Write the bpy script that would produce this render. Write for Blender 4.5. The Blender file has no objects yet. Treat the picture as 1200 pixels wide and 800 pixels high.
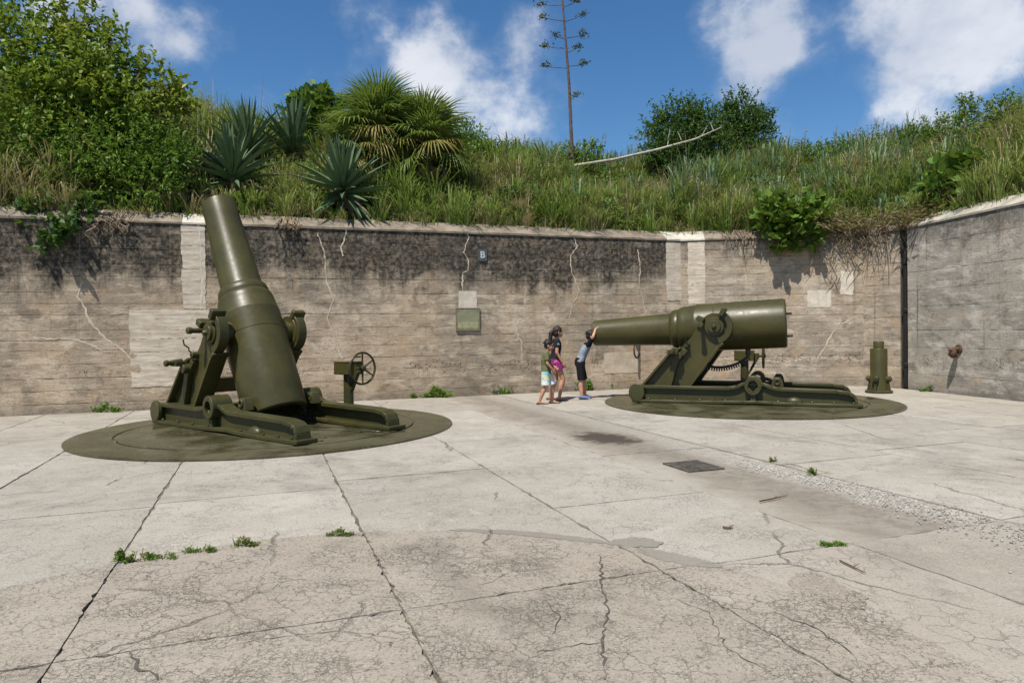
import bpy, bmesh, math, random
import numpy as np
from mathutils import Vector, Matrix, Euler

rnd = random.Random(7)
rng = np.random.default_rng(11)
PI = math.pi
R = math.radians
scene = bpy.context.scene
C = scene.collection

# ------------------------------------------------------------------ camera
CAM_H, FPX = 1.40, 801.0
CAM_PITCH, CAM_ROLL = math.atan(10 / 801), R(-0.8)
cam_rot = Matrix.Rotation(PI / 2 - CAM_PITCH, 3, 'X') @ Matrix.Rotation(CAM_ROLL, 3, 'Z')
cd = bpy.data.cameras.new('camera')
cam = bpy.data.objects.new('camera', cd)
C.objects.link(cam)
cam.matrix_world = Matrix.Translation((0, 0, CAM_H)) @ cam_rot.to_4x4()
cd.sensor_width = 36.0
cd.lens = 36.0 * FPX / 1200.0
cd.clip_start, cd.clip_end = 0.05, 5000
scene.camera = cam

def ray(px, py):
    return cam_rot @ Vector(((px - 600) / FPX, -(py - 400) / FPX, -1))

def G(px, py, z=0.0):
    d = ray(px, py)
    t = (z - CAM_H) / d.z
    return Vector((d.x * t, d.y * t, z))

def A(px, py, depth):
    d = ray(px, py)
    return Vector((0, 0, CAM_H)) + d * (depth / d.y)

# ------------------------------------------------------------------ light
SUN_TRAVEL = Vector((0.27, 0.47, -1.0)).normalized()
SUN_EL = math.asin(-SUN_TRAVEL.z)
SUN_AZ = math.atan2(-SUN_TRAVEL.x, -SUN_TRAVEL.y)        # clockwise from +Y
sl = bpy.data.lights.new('sun', 'SUN')
sl.energy, sl.angle, sl.color = 4.2, R(0.53), (1.0, 0.955, 0.88)
sun = bpy.data.objects.new('sun', sl)
C.objects.link(sun)
sun.rotation_euler = (-SUN_TRAVEL).to_track_quat('Z', 'Y').to_euler()

scene.view_settings.view_transform = 'Standard'
scene.view_settings.look = 'None'
scene.view_settings.exposure = 0.58
scene.view_settings.gamma = 1.0
scene.view_settings.use_curve_mapping = False
try:
    scene.cycles.max_bounces = 5
    scene.cycles.diffuse_bounces = 2
    scene.cycles.glossy_bounces = 2
    scene.cycles.transmission_bounces = 3
    scene.cycles.transparent_max_bounces = 4
    scene.cycles.use_denoising = True
except Exception:
    pass

# ------------------------------------------------------------------ node helper
class NT:
    def __init__(s, tree):
        s.t = tree
        s.t.nodes.clear()
    def n(s, typ, ins=None, **props):
        nd = s.t.nodes.new(typ)
        for k, v in props.items():
            setattr(nd, k, v)
        for k, v in (ins or {}).items():
            sock = nd.inputs[k]
            if isinstance(v, bpy.types.NodeSocket):
                s.t.links.new(v, sock)
            else:
                if hasattr(sock.default_value, '__len__') and not hasattr(v, '__len__'):
                    v = (v,) * len(sock.default_value)
                if hasattr(sock.default_value, '__len__') and len(sock.default_value) == 4 and len(v) == 3:
                    v = tuple(v) + (1.0,)
                sock.default_value = v
        return nd
    def link(s, a, b):
        s.t.links.new(a, b)
    def math(s, op, a, b=0.0, c=0.0, clamp=False):
        return s.n('ShaderNodeMath', {0: a, 1: b, 2: c}, operation=op, use_clamp=clamp).outputs[0]
    def vmath(s, op, a, b=(0, 0, 0)):
        return s.n('ShaderNodeVectorMath', {0: a, 1: b}, operation=op)
    def mix(s, f, a, b, blend='MIX'):
        return s.n('ShaderNodeMix', {0: f, 6: a, 7: b}, data_type='RGBA', blend_type=blend).outputs[2]
    def noise(s, vec, scale, detail=4, rough=0.55, dist=0.0):
        return s.n('ShaderNodeTexNoise', {'Vector': vec, 'Scale': scale, 'Detail': detail, 'Roughness': rough, 'Distortion': dist})
    def ramp(s, f, lo, hi, a=0.0, b=1.0):
        return s.n('ShaderNodeMapRange', {0: f, 1: lo, 2: hi, 3: a, 4: b}, interpolation_type='SMOOTHSTEP').outputs[0]
    def mapping(s, vec, scale=(1, 1, 1), loc=(0, 0, 0)):
        return s.n('ShaderNodeMapping', {'Vector': vec, 'Scale': scale, 'Location': loc}).outputs[0]

# ------------------------------------------------------------------ world: sky with drifting cumulus
w = bpy.data.worlds.new('World')
scene.world = w
w.use_nodes = True
t = NT(w.node_tree)
sky = t.n('ShaderNodeTexSky', sky_type='NISHITA', sun_disc=False, sun_elevation=SUN_EL, sun_rotation=SUN_AZ,
          altitude=0.0, air_density=1.0, dust_density=0.35, ozone_density=3.2)
tc = t.n('ShaderNodeTexCoord').outputs['Generated']
sep = t.n('ShaderNodeSeparateXYZ', {0: tc})
zz = t.math('ADD', t.math('MAXIMUM', sep.outputs[2], 0.0), 0.22)
flat = t.n('ShaderNodeCombineXYZ', {0: t.math('DIVIDE', sep.outputs[0], zz), 1: t.math('DIVIDE', sep.outputs[1], zz), 2: 0.0}).outputs[0]
big = t.noise(t.mapping(tc, (1, 1, 1.2), (3.1, 1.7, 0)), 2.4, 2, 0.5).outputs[0]
fine = t.noise(t.mapping(tc, (1, 1, 1.15), (0.4, 0.2, 0.9)), 7.0, 14, 0.58, 0.0).outputs[0]
dens = t.math('ADD', t.math('MULTIPLY', big, 0.5), t.math('MULTIPLY', fine, 1.75))
def cloud(px, py, rad, amp):
    global dens
    d = ray(px, py).normalized()
    dt = t.vmath('DOT_PRODUCT', t.vmath('NORMALIZE', tc).outputs[0], tuple(d)).outputs['Value']
    dens = t.math('ADD', dens, t.math('MULTIPLY', t.ramp(dt, math.cos(R(rad)), 1.0), amp))
for c_ in ((440, 90, 7, .20), (500, 95, 7, .16), (570, 85, 8, .18), (630, 70, 5, .12), (490, 15, 6, .10), (878, 40, 6, .30), (900, 110, 6, .20), (1075, 45, 7.5, .30), (1120, 80, 6, .2),
           (150, -5, 7, .26), (215, 5, 5, .16), (300, 80, 12, -.22), (735, 80, 9, -.22), (972, 100, 4, -.22), (962, 20, 3, -.18)):
    cloud(*c_)
mask = t.math('MULTIPLY', t.ramp(dens, 1.27, 1.60), 0.58)
mask = t.math('ADD', mask, t.math('MULTIPLY', t.ramp(dens, 1.12, 1.56), 0.28))
shade = t.noise(t.mapping(tc, (1, 1, 1.6), (7, 3, 1)), 6.0, 6, 0.55).outputs[0]
ccol = t.mix(t.ramp(shade, 0.38, 0.62), (5.2, 5.6, 6.4), (7.3, 7.5, 7.9))
skyc = t.n('ShaderNodeHueSaturation', {'Hue': 0.500, 'Saturation': 1.25, 'Value': 1.0, 'Color': sky.outputs[0]}).outputs[0]
col = t.mix(mask, skyc, ccol)
bg = t.n('ShaderNodeBackground', {'Color': col, 'Strength': 0.08})
out = t.n('ShaderNodeOutputWorld', {'Surface': bg.outputs[0]})

# ------------------------------------------------------------------ mesh helpers
class MB:
    def __init__(s):
        s.v, s.f = [], []
    def add(s, verts, faces, M=None):
        o = len(s.v)
        s.v += [tuple(M @ Vector(p)) if M else tuple(p) for p in verts]
        s.f += [tuple(i + o for i in f) for f in faces]
        return s
    def box(s, x0, x1, y0, y1, z0, z1, M=None):
        v = [(x0, y0, z0), (x1, y0, z0), (x1, y1, z0), (x0, y1, z0), (x0, y0, z1), (x1, y0, z1), (x1, y1, z1), (x0, y1, z1)]
        return s.add(v, [(0, 3, 2, 1), (4, 5, 6, 7), (0, 1, 5, 4), (1, 2, 6, 5), (2, 3, 7, 6), (3, 0, 4, 7)], M)
    def prism(s, poly, y0, y1, M=None):           # polygon in x,z extruded along y
        n = len(poly)
        ar = sum(poly[i][0] * poly[(i + 1) % n][1] - poly[(i + 1) % n][0] * poly[i][1] for i in range(n))
        if ar < 0:
            poly = poly[::-1]
        v = [(x, y0, z) for x, z in poly] + [(x, y1, z) for x, z in poly]
        f = [tuple(range(n)), tuple(range(2 * n - 1, n - 1, -1))]
        f += [((i + 1) % n, i, n + i, n + (i + 1) % n) for i in range(n)]
        return s.add(v, f, M)
    def flat(s, poly, z0, z1):                    # polygon in x,y extruded along z
        n = len(poly)
        ar = sum(poly[i][0] * poly[(i + 1) % n][1] - poly[(i + 1) % n][0] * poly[i][1] for i in range(n))
        if ar < 0:
            poly = poly[::-1]
        v = [(x, y, z0) for x, y in poly] + [(x, y, z1) for x, y in poly]
        f = [tuple(range(n - 1, -1, -1)), tuple(range(n, 2 * n))]
        f += [(i, (i + 1) % n, n + (i + 1) % n, n + i) for i in range(n)]
        return s.add(v, f)
    def strip(s, path, th, y0, y1):               # thick ribbon following a path in x,z
        n = len(path)
        o = []
        for i in range(n):
            a, b = path[max(i - 1, 0)], path[min(i + 1, n - 1)]
            dx, dz = b[0] - a[0], b[1] - a[1]
            L = math.hypot(dx, dz) or 1
            o.append((path[i][0] + dz / L * th, path[i][1] - dx / L * th))
        for i in range(n - 1):
            s.prism([path[i], path[i + 1], o[i + 1], o[i]], y0, y1)
        return s
    def lathe(s, prof, M=None, seg=32, a0=0, a1=2 * PI):   # profile (r, h) round local z
        full = abs(a1 - a0 - 2 * PI) < 1e-6
        cols = seg if full else seg + 1
        v, f = [], []
        for i in range(cols):
            a = a0 + (a1 - a0) * i / seg
            for r, h in prof:
                v.append((r * math.cos(a), r * math.sin(a), h))
        m = len(prof)
        for i in range(seg):
            j = (i + 1) % cols
            for k in range(m - 1):
                f.append((i * m + k, j * m + k, j * m + k + 1, i * m + k + 1))
        return s.add(v, f, M)
    def cyl(s, p0, p1, r0, r1=None, seg=16, hole=0.0):
        r1 = r0 if r1 is None else r1
        p0, p1 = Vector(p0), Vector(p1)
        d = p1 - p0
        M = Matrix.Translation(p0) @ d.to_track_quat('Z', 'Y').to_matrix().to_4x4()
        L = d.length
        b = min(0.01, L * .2, r0 * .2)
        prof = [(hole, 0), (max(r0 - b, .0005), 0), (r0, b), (r1, L - b), (max(r1 - b, .0005), L), (hole, L)]
        if hole:
            prof.append((hole, 0))
        return s.lathe(prof, M, seg)
    def tube(s, pts, rad, seg=6):
        pts = [Vector(p) for p in pts]
        n = len(pts)
        rad = rad if hasattr(rad, '__len__') else [rad] * n
        v, f = [], []
        up = Vector((.31, .17, .93))
        for i in range(n):
            d = (pts[min(i + 1, n - 1)] - pts[max(i - 1, 0)]).normalized()
            a = d.cross(up)
            if a.length < .05:
                a = d.cross(Vector((1, 0, 0)))
            a.normalize()
            b = d.cross(a)
            for k in range(seg):
                q = 2 * PI * k / seg
                v.append(tuple(pts[i] + (a * math.cos(q) + b * math.sin(q)) * rad[i]))
        for i in range(n - 1):
            for k in range(seg):
                f.append((i * seg + k, i * seg + (k + 1) % seg, (i + 1) * seg + (k + 1) % seg, (i + 1) * seg + k))
        f.append(tuple(range(seg - 1, -1, -1)))
        f.append(tuple(range((n - 1) * seg, n * seg)))
        return s.add(v, f)
    def ball(s, c, r, M=None, seg=14, rings=9):
        r = r if hasattr(r, '__len__') else (r, r, r)
        T = Matrix.Translation(Vector(c)) @ (M or Matrix.Identity(4)) @ Matrix.Diagonal((*r, 1))
        v, f = [(0, 0, -1)], []
        for i in range(1, rings):
            p = PI * i / rings
            for k in range(seg):
                q = 2 * PI * k / seg
                v.append((math.sin(p) * math.cos(q), math.sin(p) * math.sin(q), -math.cos(p)))
        v.append((0, 0, 1))
        for k in range(seg):
            f.append((0, 1 + (k + 1) % seg, 1 + k))
            f.append((len(v) - 1, 1 + (rings - 2) * seg + k, 1 + (rings - 2) * seg + (k + 1) % seg))
        for i in range(rings - 2):
            for k in range(seg):
                a, b = 1 + i * seg, 1 + (i + 1) * seg
                f.append((a + k, a + (k + 1) % seg, b + (k + 1) % seg, b + k))
        return s.add(v, f, T)
    def mesh(s, name, m=None, smooth=35):
        me = bpy.data.meshes.new(name)
        me.from_pydata(s.v, [], s.f)
        me.validate()
        if smooth:
            me.polygons.foreach_set('use_smooth', [True] * len(me.polygons))
            try:
                me.set_sharp_from_angle(angle=R(smooth))
            except Exception:
                pass
        if m:
            me.materials.append(m)
        me.update()
        return me
    def build(s, name, m, parent=None, smooth=35, bevel=0.0):
        o = obj(name, s.mesh(name, m, smooth), parent)
        if bevel:
            b = o.modifiers.new('bevel', 'BEVEL')
            b.width, b.segments, b.limit_method, b.angle_limit = bevel, 2, 'ANGLE', R(40)
        return o

def obj(name, data, parent=None):
    o = bpy.data.objects.new(name, data)
    C.objects.link(o)
    if parent:
        o.parent = parent
    return o

def empty(name, loc=(0, 0, 0), rz=0.0):
    o = obj(name, None)
    o.empty_display_size = 0.2
    o.location = loc
    o.rotation_euler = (0, 0, rz)
    return o

def tag(o, label=None, cat=None, group=None, kind=None):
    if label: o['label'] = label
    if cat: o['category'] = cat
    if group: o['group'] = group
    if kind: o['kind'] = kind
    return o

def np_mesh(name, V, nper, faces_per, m, smooth=False):
    """V: (N, nper, 3) array of separate little shapes; faces_per: list of faces (quads/tris) on nper verts."""
    N = V.shape[0]
    me = bpy.data.meshes.new(name)
    me.vertices.add(N * nper)
    me.vertices.foreach_set('co', V.reshape(-1).astype(np.float32))
    base = (np.arange(N) * nper)[:, None]
    loops = np.concatenate([np.array(f) for f in faces_per])
    allv = (base + loops[None, :]).reshape(-1)
    sizes = np.array([len(f) for f in faces_per])
    tot = np.tile(sizes, N)
    starts = np.concatenate([[0], np.cumsum(tot)[:-1]])
    me.loops.add(len(allv))
    me.loops.foreach_set('vertex_index', allv.astype(np.int32))
    me.polygons.add(len(tot))
    me.polygons.foreach_set('loop_start', starts.astype(np.int32))
    if smooth:
        me.polygons.foreach_set('use_smooth', np.ones(len(tot), dtype=bool))
    me.materials.append(m)
    me.update(calc_edges=True)
    me.validate()
    return me

# ------------------------------------------------------------------ materials
def new_mat(name):
    m = bpy.data.materials.new(name)
    m.use_nodes = True
    return m, NT(m.node_tree)

def finish(t, col, rough=0.8, bump=None, bdist=0.01, metallic=0.0, spec=0.5, bstr=1.0, **kw):
    ins = {'Base Color': col, 'Roughness': rough, 'Metallic': metallic, 'Specular IOR Level': spec}
    ins.update(kw)
    if bump is not None:
        ins['Normal'] = t.n('ShaderNodeBump', {'Height': bump, 'Distance': bdist, 'Strength': bstr}).outputs[0]
    p = t.n('ShaderNodeBsdfPrincipled', ins)
    t.n('ShaderNodeOutputMaterial', {'Surface': p.outputs[0]})
    return p

def m_paint(name, c, rough=0.38, worn=0.35):
    m, t = new_mat(name)
    oc = t.n('ShaderNodeTexCoord').outputs['Object']
    a = t.noise(oc, 2.3, 5, .6).outputs[0]
    b = t.noise(oc, 14, 4, .6).outputs[0]
    d = t.noise(t.mapping(oc, (1, 1, .25)), 9, 4, .65).outputs[0]
    c1 = t.mix(t.ramp(a, .35, .68), tuple(x * .84 for x in c), tuple(x * 1.14 for x in c))
    c2 = t.mix(t.math('MULTIPLY', t.ramp(b, .56, .72), worn), c1, (c[0] * 1.75, c[1] * 1.65, c[2] * 1.9))
    c3 = t.mix(t.math('MULTIPLY', t.ramp(d, .60, .74), worn * .7), c2, (c[0] * .55, c[1] * .5, c[2] * .45))
    r = t.ramp(b, .3, .75, rough - .03, rough + .07)
    finish(t, c3, r, t.noise(oc, 30, 2, .5).outputs[0], 0.0004, spec=0.36)
    return m

OLIVE = (0.054, 0.0478, 0.0135)
M_olive = m_paint('olive_paint', OLIVE, .39, .14)
M_olive_cast = m_paint('olive_paint_on_casting', (0.046, 0.043, 0.0135), .40, .35)
M_black = m_paint('black_iron', (0.012, 0.012, 0.010), .5, .2)

def m_racer():
    m, t = new_mat('olive_paint_on_floor_plate')
    oc = t.n('ShaderNodeTexCoord').outputs['Object']
    a = t.noise(oc, 1.4, 6, .65, .6).outputs[0]
    b = t.noise(oc, 22, 5, .7).outputs[0]
    c = t.mix(t.ramp(a, .36, .66), (0.036, 0.033, 0.014), (0.082, 0.074, 0.036))
    c = t.mix(t.math('MULTIPLY', t.ramp(b, .58, .72), .6), c, (0.155, 0.14, 0.09))
    c = t.mix(t.ramp(t.noise(oc, 38, 3, .6).outputs[0], .70, .76, 0, .8), c, (0.30, 0.28, 0.22))
    r = t.ramp(a, .40, .56, .16, .50)
    finish(t, c, r, t.math('ADD', b, t.math('MULTIPLY', a, 2.0)), 0.004)
    return m
M_racer = m_racer()

def m_rust():
    m, t = new_mat('rusty_iron')
    oc = t.n('ShaderNodeTexCoord').outputs['Object']
    a = t.noise(oc, 18, 5, .7).outputs[0]
    c = t.mix(t.ramp(a, .35, .65), (0.045, 0.025, 0.016), (0.115, 0.058, 0.032))
    finish(t, c, .9, a, .006)
    return m
M_rust = m_rust()

def m_wall(name, tan, grey, light, stain, streak=0.5, dark_low=2.55):
    m, t = new_mat(name)
    oc = t.n('ShaderNodeTexCoord').outputs['Object']
    rndm = t.n('ShaderNodeObjectInfo').outputs['Random']
    sp = t.n('ShaderNodeSeparateXYZ', {0: oc})
    x, z = sp.outputs[0], sp.outputs[2]
    n1 = t.noise(oc, .55, 5, .6).outputs[0]
    n2 = t.noise(t.mapping(oc, (1.1, 1, 4.2)), 1.3, 6, .65).outputs[0]       # board-long mottling
    n3 = t.noise(oc, 11, 6, .7).outputs[0]
    grain = t.noise(t.mapping(oc, (2.0, 1, 40)), 2.2, 4, .65).outputs[0]       # wood grain left by the form boards
    c = t.mix(t.ramp(n1, .36, .64), tan, grey)
    c = t.mix(t.ramp(n2, .47, .64, 0, .9), c, light)
    c = t.mix(t.ramp(t.noise(t.mapping(oc, (1, 1, 1.3), (1, 4, 7)), .9, 6, .68, .4).outputs[0], .54, .66, 0, .6), c, tuple(min(v * 1.18, .7) for v in light))
    c = t.mix(t.ramp(rndm, 0, 1, 0, .12), c, tuple(v * .62 for v in grey))
    c = t.mix(t.ramp(t.noise(oc, 1.7, 4, .6, .4).outputs[0], .55, .72, 0, .5), c, (tan[0] * 1.08, tan[1] * .90, tan[2] * .74))
    c = t.mix(t.ramp(grain, .50, .72, 0, .28), c, tuple(v * .50 for v in grey))
    c = t.mix(t.ramp(n3, .50, .74, 0, .55), c, tuple(v * .38 for v in grey))
    n4 = t.noise(oc, 34, 5, .7).outputs[0]
    c = t.mix(t.ramp(n4, .52, .70, 0, .45), c, tuple(v * .34 for v in grey))
    c = t.mix(t.ramp(t.noise(t.mapping(oc, (1, 1, 1.6), (5, 0, 2)), 1.9, 7, .7, .6).outputs[0], .50, .66, 0, .62), c, tuple(v * .46 for v in grey))
    # algae: black staining that hangs from the coping in ragged drips
    drip = t.noise(t.mapping(oc, (2.6, 1, .28)), 1.0, 6, .68).outputs[0]
    blot = t.noise(oc, 2.4, 7, .70, .5).outputs[0]
    lvl = t.math('ADD', z, t.math('ADD', t.math('MULTIPLY', drip, 1.9), t.math('MULTIPLY', blot, 1.3)))
    ax = t.noise(t.mapping(oc, (.20, .0, .0), (2.3, 0, 0)), 1.0, 1, .4).outputs[0]
    lvl = t.math('ADD', lvl, t.math('MULTIPLY', ax, 1.0))
    alg = t.ramp(lvl, dark_low + 2.05, dark_low + 2.75)
    alg = t.math('MULTIPLY', alg, t.ramp(blot, .28, .50, .60, 1.0))
    alg = t.math('MULTIPLY', alg, t.ramp(n3, .28, .62, .5, 1.0))
    c = t.mix(t.math('MULTIPLY', alg, stain), c, (0.034, 0.032, 0.027))
    # thin runs of rust and lime
    run = t.noise(t.mapping(oc, (5.5, 1, .16)), 1.0, 5, .7).outputs[0]
    c = t.mix(t.ramp(run, .58, .74, 0, streak), c, tuple(v * .40 for v in grey))
    run2 = t.noise(t.mapping(oc, (4.1, 1, .12), (9, 0, 3)), 1.0, 5, .7).outputs[0]
    c = t.mix(t.ramp(run2, .62, .76, 0, streak * .8), c, tuple(min(v * 1.35, .8) for v in light))
    # honeycombed lift line: pockets where the aggregate shows, about knee-to-thigh height
    band = t.math('SUBTRACT', 1.0, t.math('ABSOLUTE', t.math('DIVIDE', t.math('SUBTRACT', z, .66), .16)), clamp=True)
    pit = t.n('ShaderNodeTexVoronoi', {'Vector': t.mapping(t.n('ShaderNodeVectorMath', {0: oc, 1: t.noise(oc, 5, 3).outputs[1]}, operation='ADD').outputs[0], (1, 1, 1.8)), 'Scale': 8.0}).outputs[0]
    pm = t.math('MULTIPLY', t.ramp(pit, .34, .16), t.math('MULTIPLY', t.ramp(band, 0, .6), t.ramp(t.noise(t.mapping(oc, (.8, 1, 1)), 1.0, 2).outputs[0], .44, .60)))
    c = t.mix(t.math('MULTIPLY', pm, .75), c, (0.05, 0.045, 0.038))
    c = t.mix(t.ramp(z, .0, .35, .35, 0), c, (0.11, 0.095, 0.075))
    hgt = t.math('ADD', t.math('ADD', t.math('MULTIPLY', n3, .7), t.math('MULTIPLY', n4, .35)), t.math('MULTIPLY', grain, .7))
    hgt = t.math('SUBTRACT', hgt, t.math('MULTIPLY', pm, 2.5))
    finish(t, c, .93, hgt, .022, spec=.15)
    return m
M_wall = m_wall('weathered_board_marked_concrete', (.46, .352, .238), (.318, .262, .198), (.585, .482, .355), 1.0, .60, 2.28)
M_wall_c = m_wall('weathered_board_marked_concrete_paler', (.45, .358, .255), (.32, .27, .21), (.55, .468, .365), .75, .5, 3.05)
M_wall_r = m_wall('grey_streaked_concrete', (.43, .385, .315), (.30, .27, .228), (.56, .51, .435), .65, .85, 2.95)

def m_plain(name, c, var=.25, rough=.9, scale=6.0, bd=.004):
    m, t = new_mat(name)
    oc = t.n('ShaderNodeTexCoord').outputs['Object']
    a = t.noise(oc, scale, 6, .65).outputs[0]
    b = t.noise(oc, scale * 6, 4, .6).outputs[0]
    cc = t.mix(t.ramp(a, .35, .65), tuple(v * (1 - var) for v in c), tuple(min(v * (1 + var * .5), .9) for v in c))
    finish(t, cc, rough, t.math('ADD', a, b), bd, spec=.25)
    return m
M_core = m_plain('old_concrete_core', (.10, .09, .075))
M_coping = m_plain('weathered_coping_concrete', (.225, .185, .138), .35, .9, 3.0, .008)
M_coping_new = m_plain('pale_new_concrete', (.50, .46, .385), .16, .85, 5.0)
M_coping_mid = m_plain('pale_weathered_coping', (.40, .36, .29), .3, .88, 3.0, .008)
M_patch = m_plain('cement_repair', (.50, .42, .315), .20, .9, 3.5, .006)
M_patch2 = m_plain('pale_cement_repair', (.58, .52, .42), .18, .9, 6, .003)
M_seal = m_plain('crack_sealant', (.54, .455, .34), .15, .8, 9, .002)

def m_stripe():
    m, t = new_mat('board_marked_cement_repair')
    oc = t.n('ShaderNodeTexCoord').outputs['Object']
    a = t.noise(t.mapping(oc, (1, 1, 7)), 2.2, 5, .65).outputs[0]
    b = t.noise(oc, 5, 6, .7).outputs[0]
    c = t.mix(t.ramp(a, .38, .64), (.45, .38, .295), (.64, .555, .44))
    c = t.mix(t.ramp(b, .55, .72, 0, .6), c, (.27, .235, .19))
    c = t.mix(t.ramp(t.noise(oc, 1.1, 4, .6).outputs[0], .48, .66, 0, .55), c, (.40, .32, .235))
    finish(t, c, .92, t.math('ADD', a, b), .008, spec=.2)
    return m
M_stripe = m_stripe()

def m_pave(name, base, warm, dark, craze=0.0, craze_scale=4.0, speck=.3, stain=.35):
    m, t = new_mat(name)
    g = t.n('ShaderNodeNewGeometry').outputs['Position']
    rndm = t.n('ShaderNodeObjectInfo').outputs['Random']
    n1 = t.noise(g, .7, 6, .62, .3).outputs[0]
    n2 = t.noise(g, 5.5, 6, .68).outputs[0]
    n3 = t.noise(g, 60, 4, .7).outputs[0]
    c = t.mix(t.ramp(n1, .34, .66), base, warm)
    c = t.mix(t.ramp(rndm, 0, 1, 0, .34), c, dark)
    c = t.mix(t.ramp(n2, .52, .74, 0, stain), c, dark)
    c = t.mix(t.ramp(n2, .46, .30, 0, .30), c, tuple(min(v * 1.25, .75) for v in base))
    c = t.mix(t.ramp(n3, .50, .68, 0, speck), c, tuple(v * .45 for v in dark))
    c = t.mix(t.ramp(t.noise(g, 95, 2, .5).outputs[0], .60, .72, 0, speck * .8), c, (.56, .51, .44))
    st = t.noise(t.mapping(g, (.5, .5, .5), (4, 9, 0)), 1.0, 7, .7, .8).outputs[0]
    c = t.mix(t.ramp(st, .52, .68, 0, .5), c, tuple(v * .72 for v in dark))
    # hairline cracks
    wv = t.n('ShaderNodeVectorMath', {0: g, 1: t.n('ShaderNodeVectorMath', {0: t.noise(g, 3.0, 6, .7).outputs[1], 'Scale': .22}, operation='SCALE').outputs[0]}, operation='ADD').outputs[0]
    v1 = t.n('ShaderNodeTexVoronoi', {'Vector': wv, 'Scale': .42}, feature='DISTANCE_TO_EDGE').outputs[0]
    cr = t.math('MULTIPLY', t.ramp(v1, .0045, .0015), t.ramp(t.noise(g, .8, 2).outputs[0], .50, .60))
    if craze:
        v2 = t.n('ShaderNodeTexVoronoi', {'Vector': wv, 'Scale': craze_scale}, feature='DISTANCE_TO_EDGE').outputs[0]
        v3 = t.n('ShaderNodeTexVoronoi', {'Vector': wv, 'Scale': craze_scale * 2.7}, feature='DISTANCE_TO_EDGE').outputs[0]
        k2 = t.math('MULTIPLY', t.ramp(v2, .026, .006), t.ramp(t.noise(g, 3.1, 3).outputs[0], .40, .60))
        k3 = t.math('MULTIPLY', t.ramp(v3, .050, .012), t.ramp(t.noise(g, 2.3, 3).outputs[0], .46, .64))
        cr = t.math('MAXIMUM', cr, t.math('MULTIPLY', t.math('MAXIMUM', k2, k3), t.ramp(t.noise(g, .9, 4, .6).outputs[0], .32, .62, craze * .35, craze * 1.15)))
    c = t.mix(t.math('MULTIPLY', cr, .54), c, (.085, .073, .058))
    h = t.math('ADD', t.math('MULTIPLY', n3, .35), t.math('MULTIPLY', n2, .5))
    h = t.math('SUBTRACT', h, t.math('MULTIPLY', cr, 1.2))
    finish(t, c, .92, h, .010, spec=.15)
    return m
M_pave = m_pave('pale_concrete_pavement', (.395, .363, .308), (.345, .309, .255), (.228, .202, .164), .28, 6, .62, .62)
M_agg = m_pave('crazed_aggregate_concrete', (.325, .286, .232), (.292, .250, .198), (.200, .171, .136), .50, 9, .75, .45)
M_smooth = m_pave('smooth_grey_concrete', (.355, .318, .265), (.325, .285, .232), (.235, .205, .168), .35, 6, .50, .40)
M_cem = m_pave('grey_cement_fillet', (.25, .225, .19), (.225, .20, .165), (.17, .15, .12), 0, 3, .2, .3)

def m_channel():
    m, t = new_mat('stained_channel_concrete')
    g = t.n('ShaderNodeNewGeometry').outputs['Position']
    oc = t.n('ShaderNodeTexCoord').outputs['Object']
    sp = t.n('ShaderNodeSeparateXYZ', {0: oc})
    a, b = sp.outputs[0], sp.outputs[1]           # across the strip, along the strip
    n1 = t.noise(g, 1.1, 7, .68, .5).outputs[0]
    n2 = t.noise(g, 9, 6, .7).outputs[0]
    n3 = t.noise(g, 55, 4, .7).outputs[0]
    c = t.mix(t.ramp(n1, .36, .64), (.285, .250, .203), (.228, .196, .156))
    c = t.mix(t.ramp(n2, .50, .70, 0, .5), c, (.185, .155, .12))
    # scoured pale crust next to the outer joint
    e = t.math('ADD', a, t.math('MULTIPLY', t.math('SUBTRACT', n1, .5), .9))
    c = t.mix(t.math('MULTIPLY', t.ramp(e, 3.95, 3.6), .6), c, t.mix(t.ramp(n1, .34, .66), (.385, .350, .290), (.335, .297, .238)))
    side = t.math('MULTIPLY', t.ramp(e, 4.42, 4.80), t.ramp(b, 8.5, 5.0, .35, 1.0))
    c = t.mix(t.math('MULTIPLY', side, t.ramp(n2, .36, .56, .45, 1)), c, (.46, .425, .365))
    c = t.mix(t.math('MULTIPLY', side, t.ramp(n3, .44, .58, 0, .75)), c, (.11, .10, .085))
    # damp dirt along the low line and a black spill
    low = t.math('MULTIPLY', t.ramp(e, 3.95, 4.25), t.ramp(e, 4.62, 4.40))
    c = t.mix(t.math('MULTIPLY', low, t.ramp(n2, .38, .64, .05, .60)), c, (.15, .132, .108))
    dx = t.math('DIVIDE', t.math('SUBTRACT', a, 4.22), .42)
    dy = t.math('DIVIDE', t.math('SUBTRACT', b, 8.05), .62)
    rr = t.math('SQRT', t.math('ADD', t.math('MULTIPLY', dx, dx), t.math('MULTIPLY', dy, dy)))
    rr = t.math('ADD', rr, t.math('MULTIPLY', t.math('SUBTRACT', t.noise(g, 3.5, 6, .7).outputs[0], .5), 2.2))
    c = t.mix(t.ramp(rr, 1.15, .55, 0, .92), c, (.050, .039, .028))
    c = t.mix(t.ramp(n3, .52, .68, 0, .35), c, (.10, .085, .065))
    finish(t, c, .93, t.math('ADD', n3, t.math('MULTIPLY', n2, 1.0)), .008, spec=.2)
    return m
M_channel = m_channel()
M_bed = m_plain('joint_dirt', (.15, .128, .098), .4, .95, 8, .01)

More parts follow.
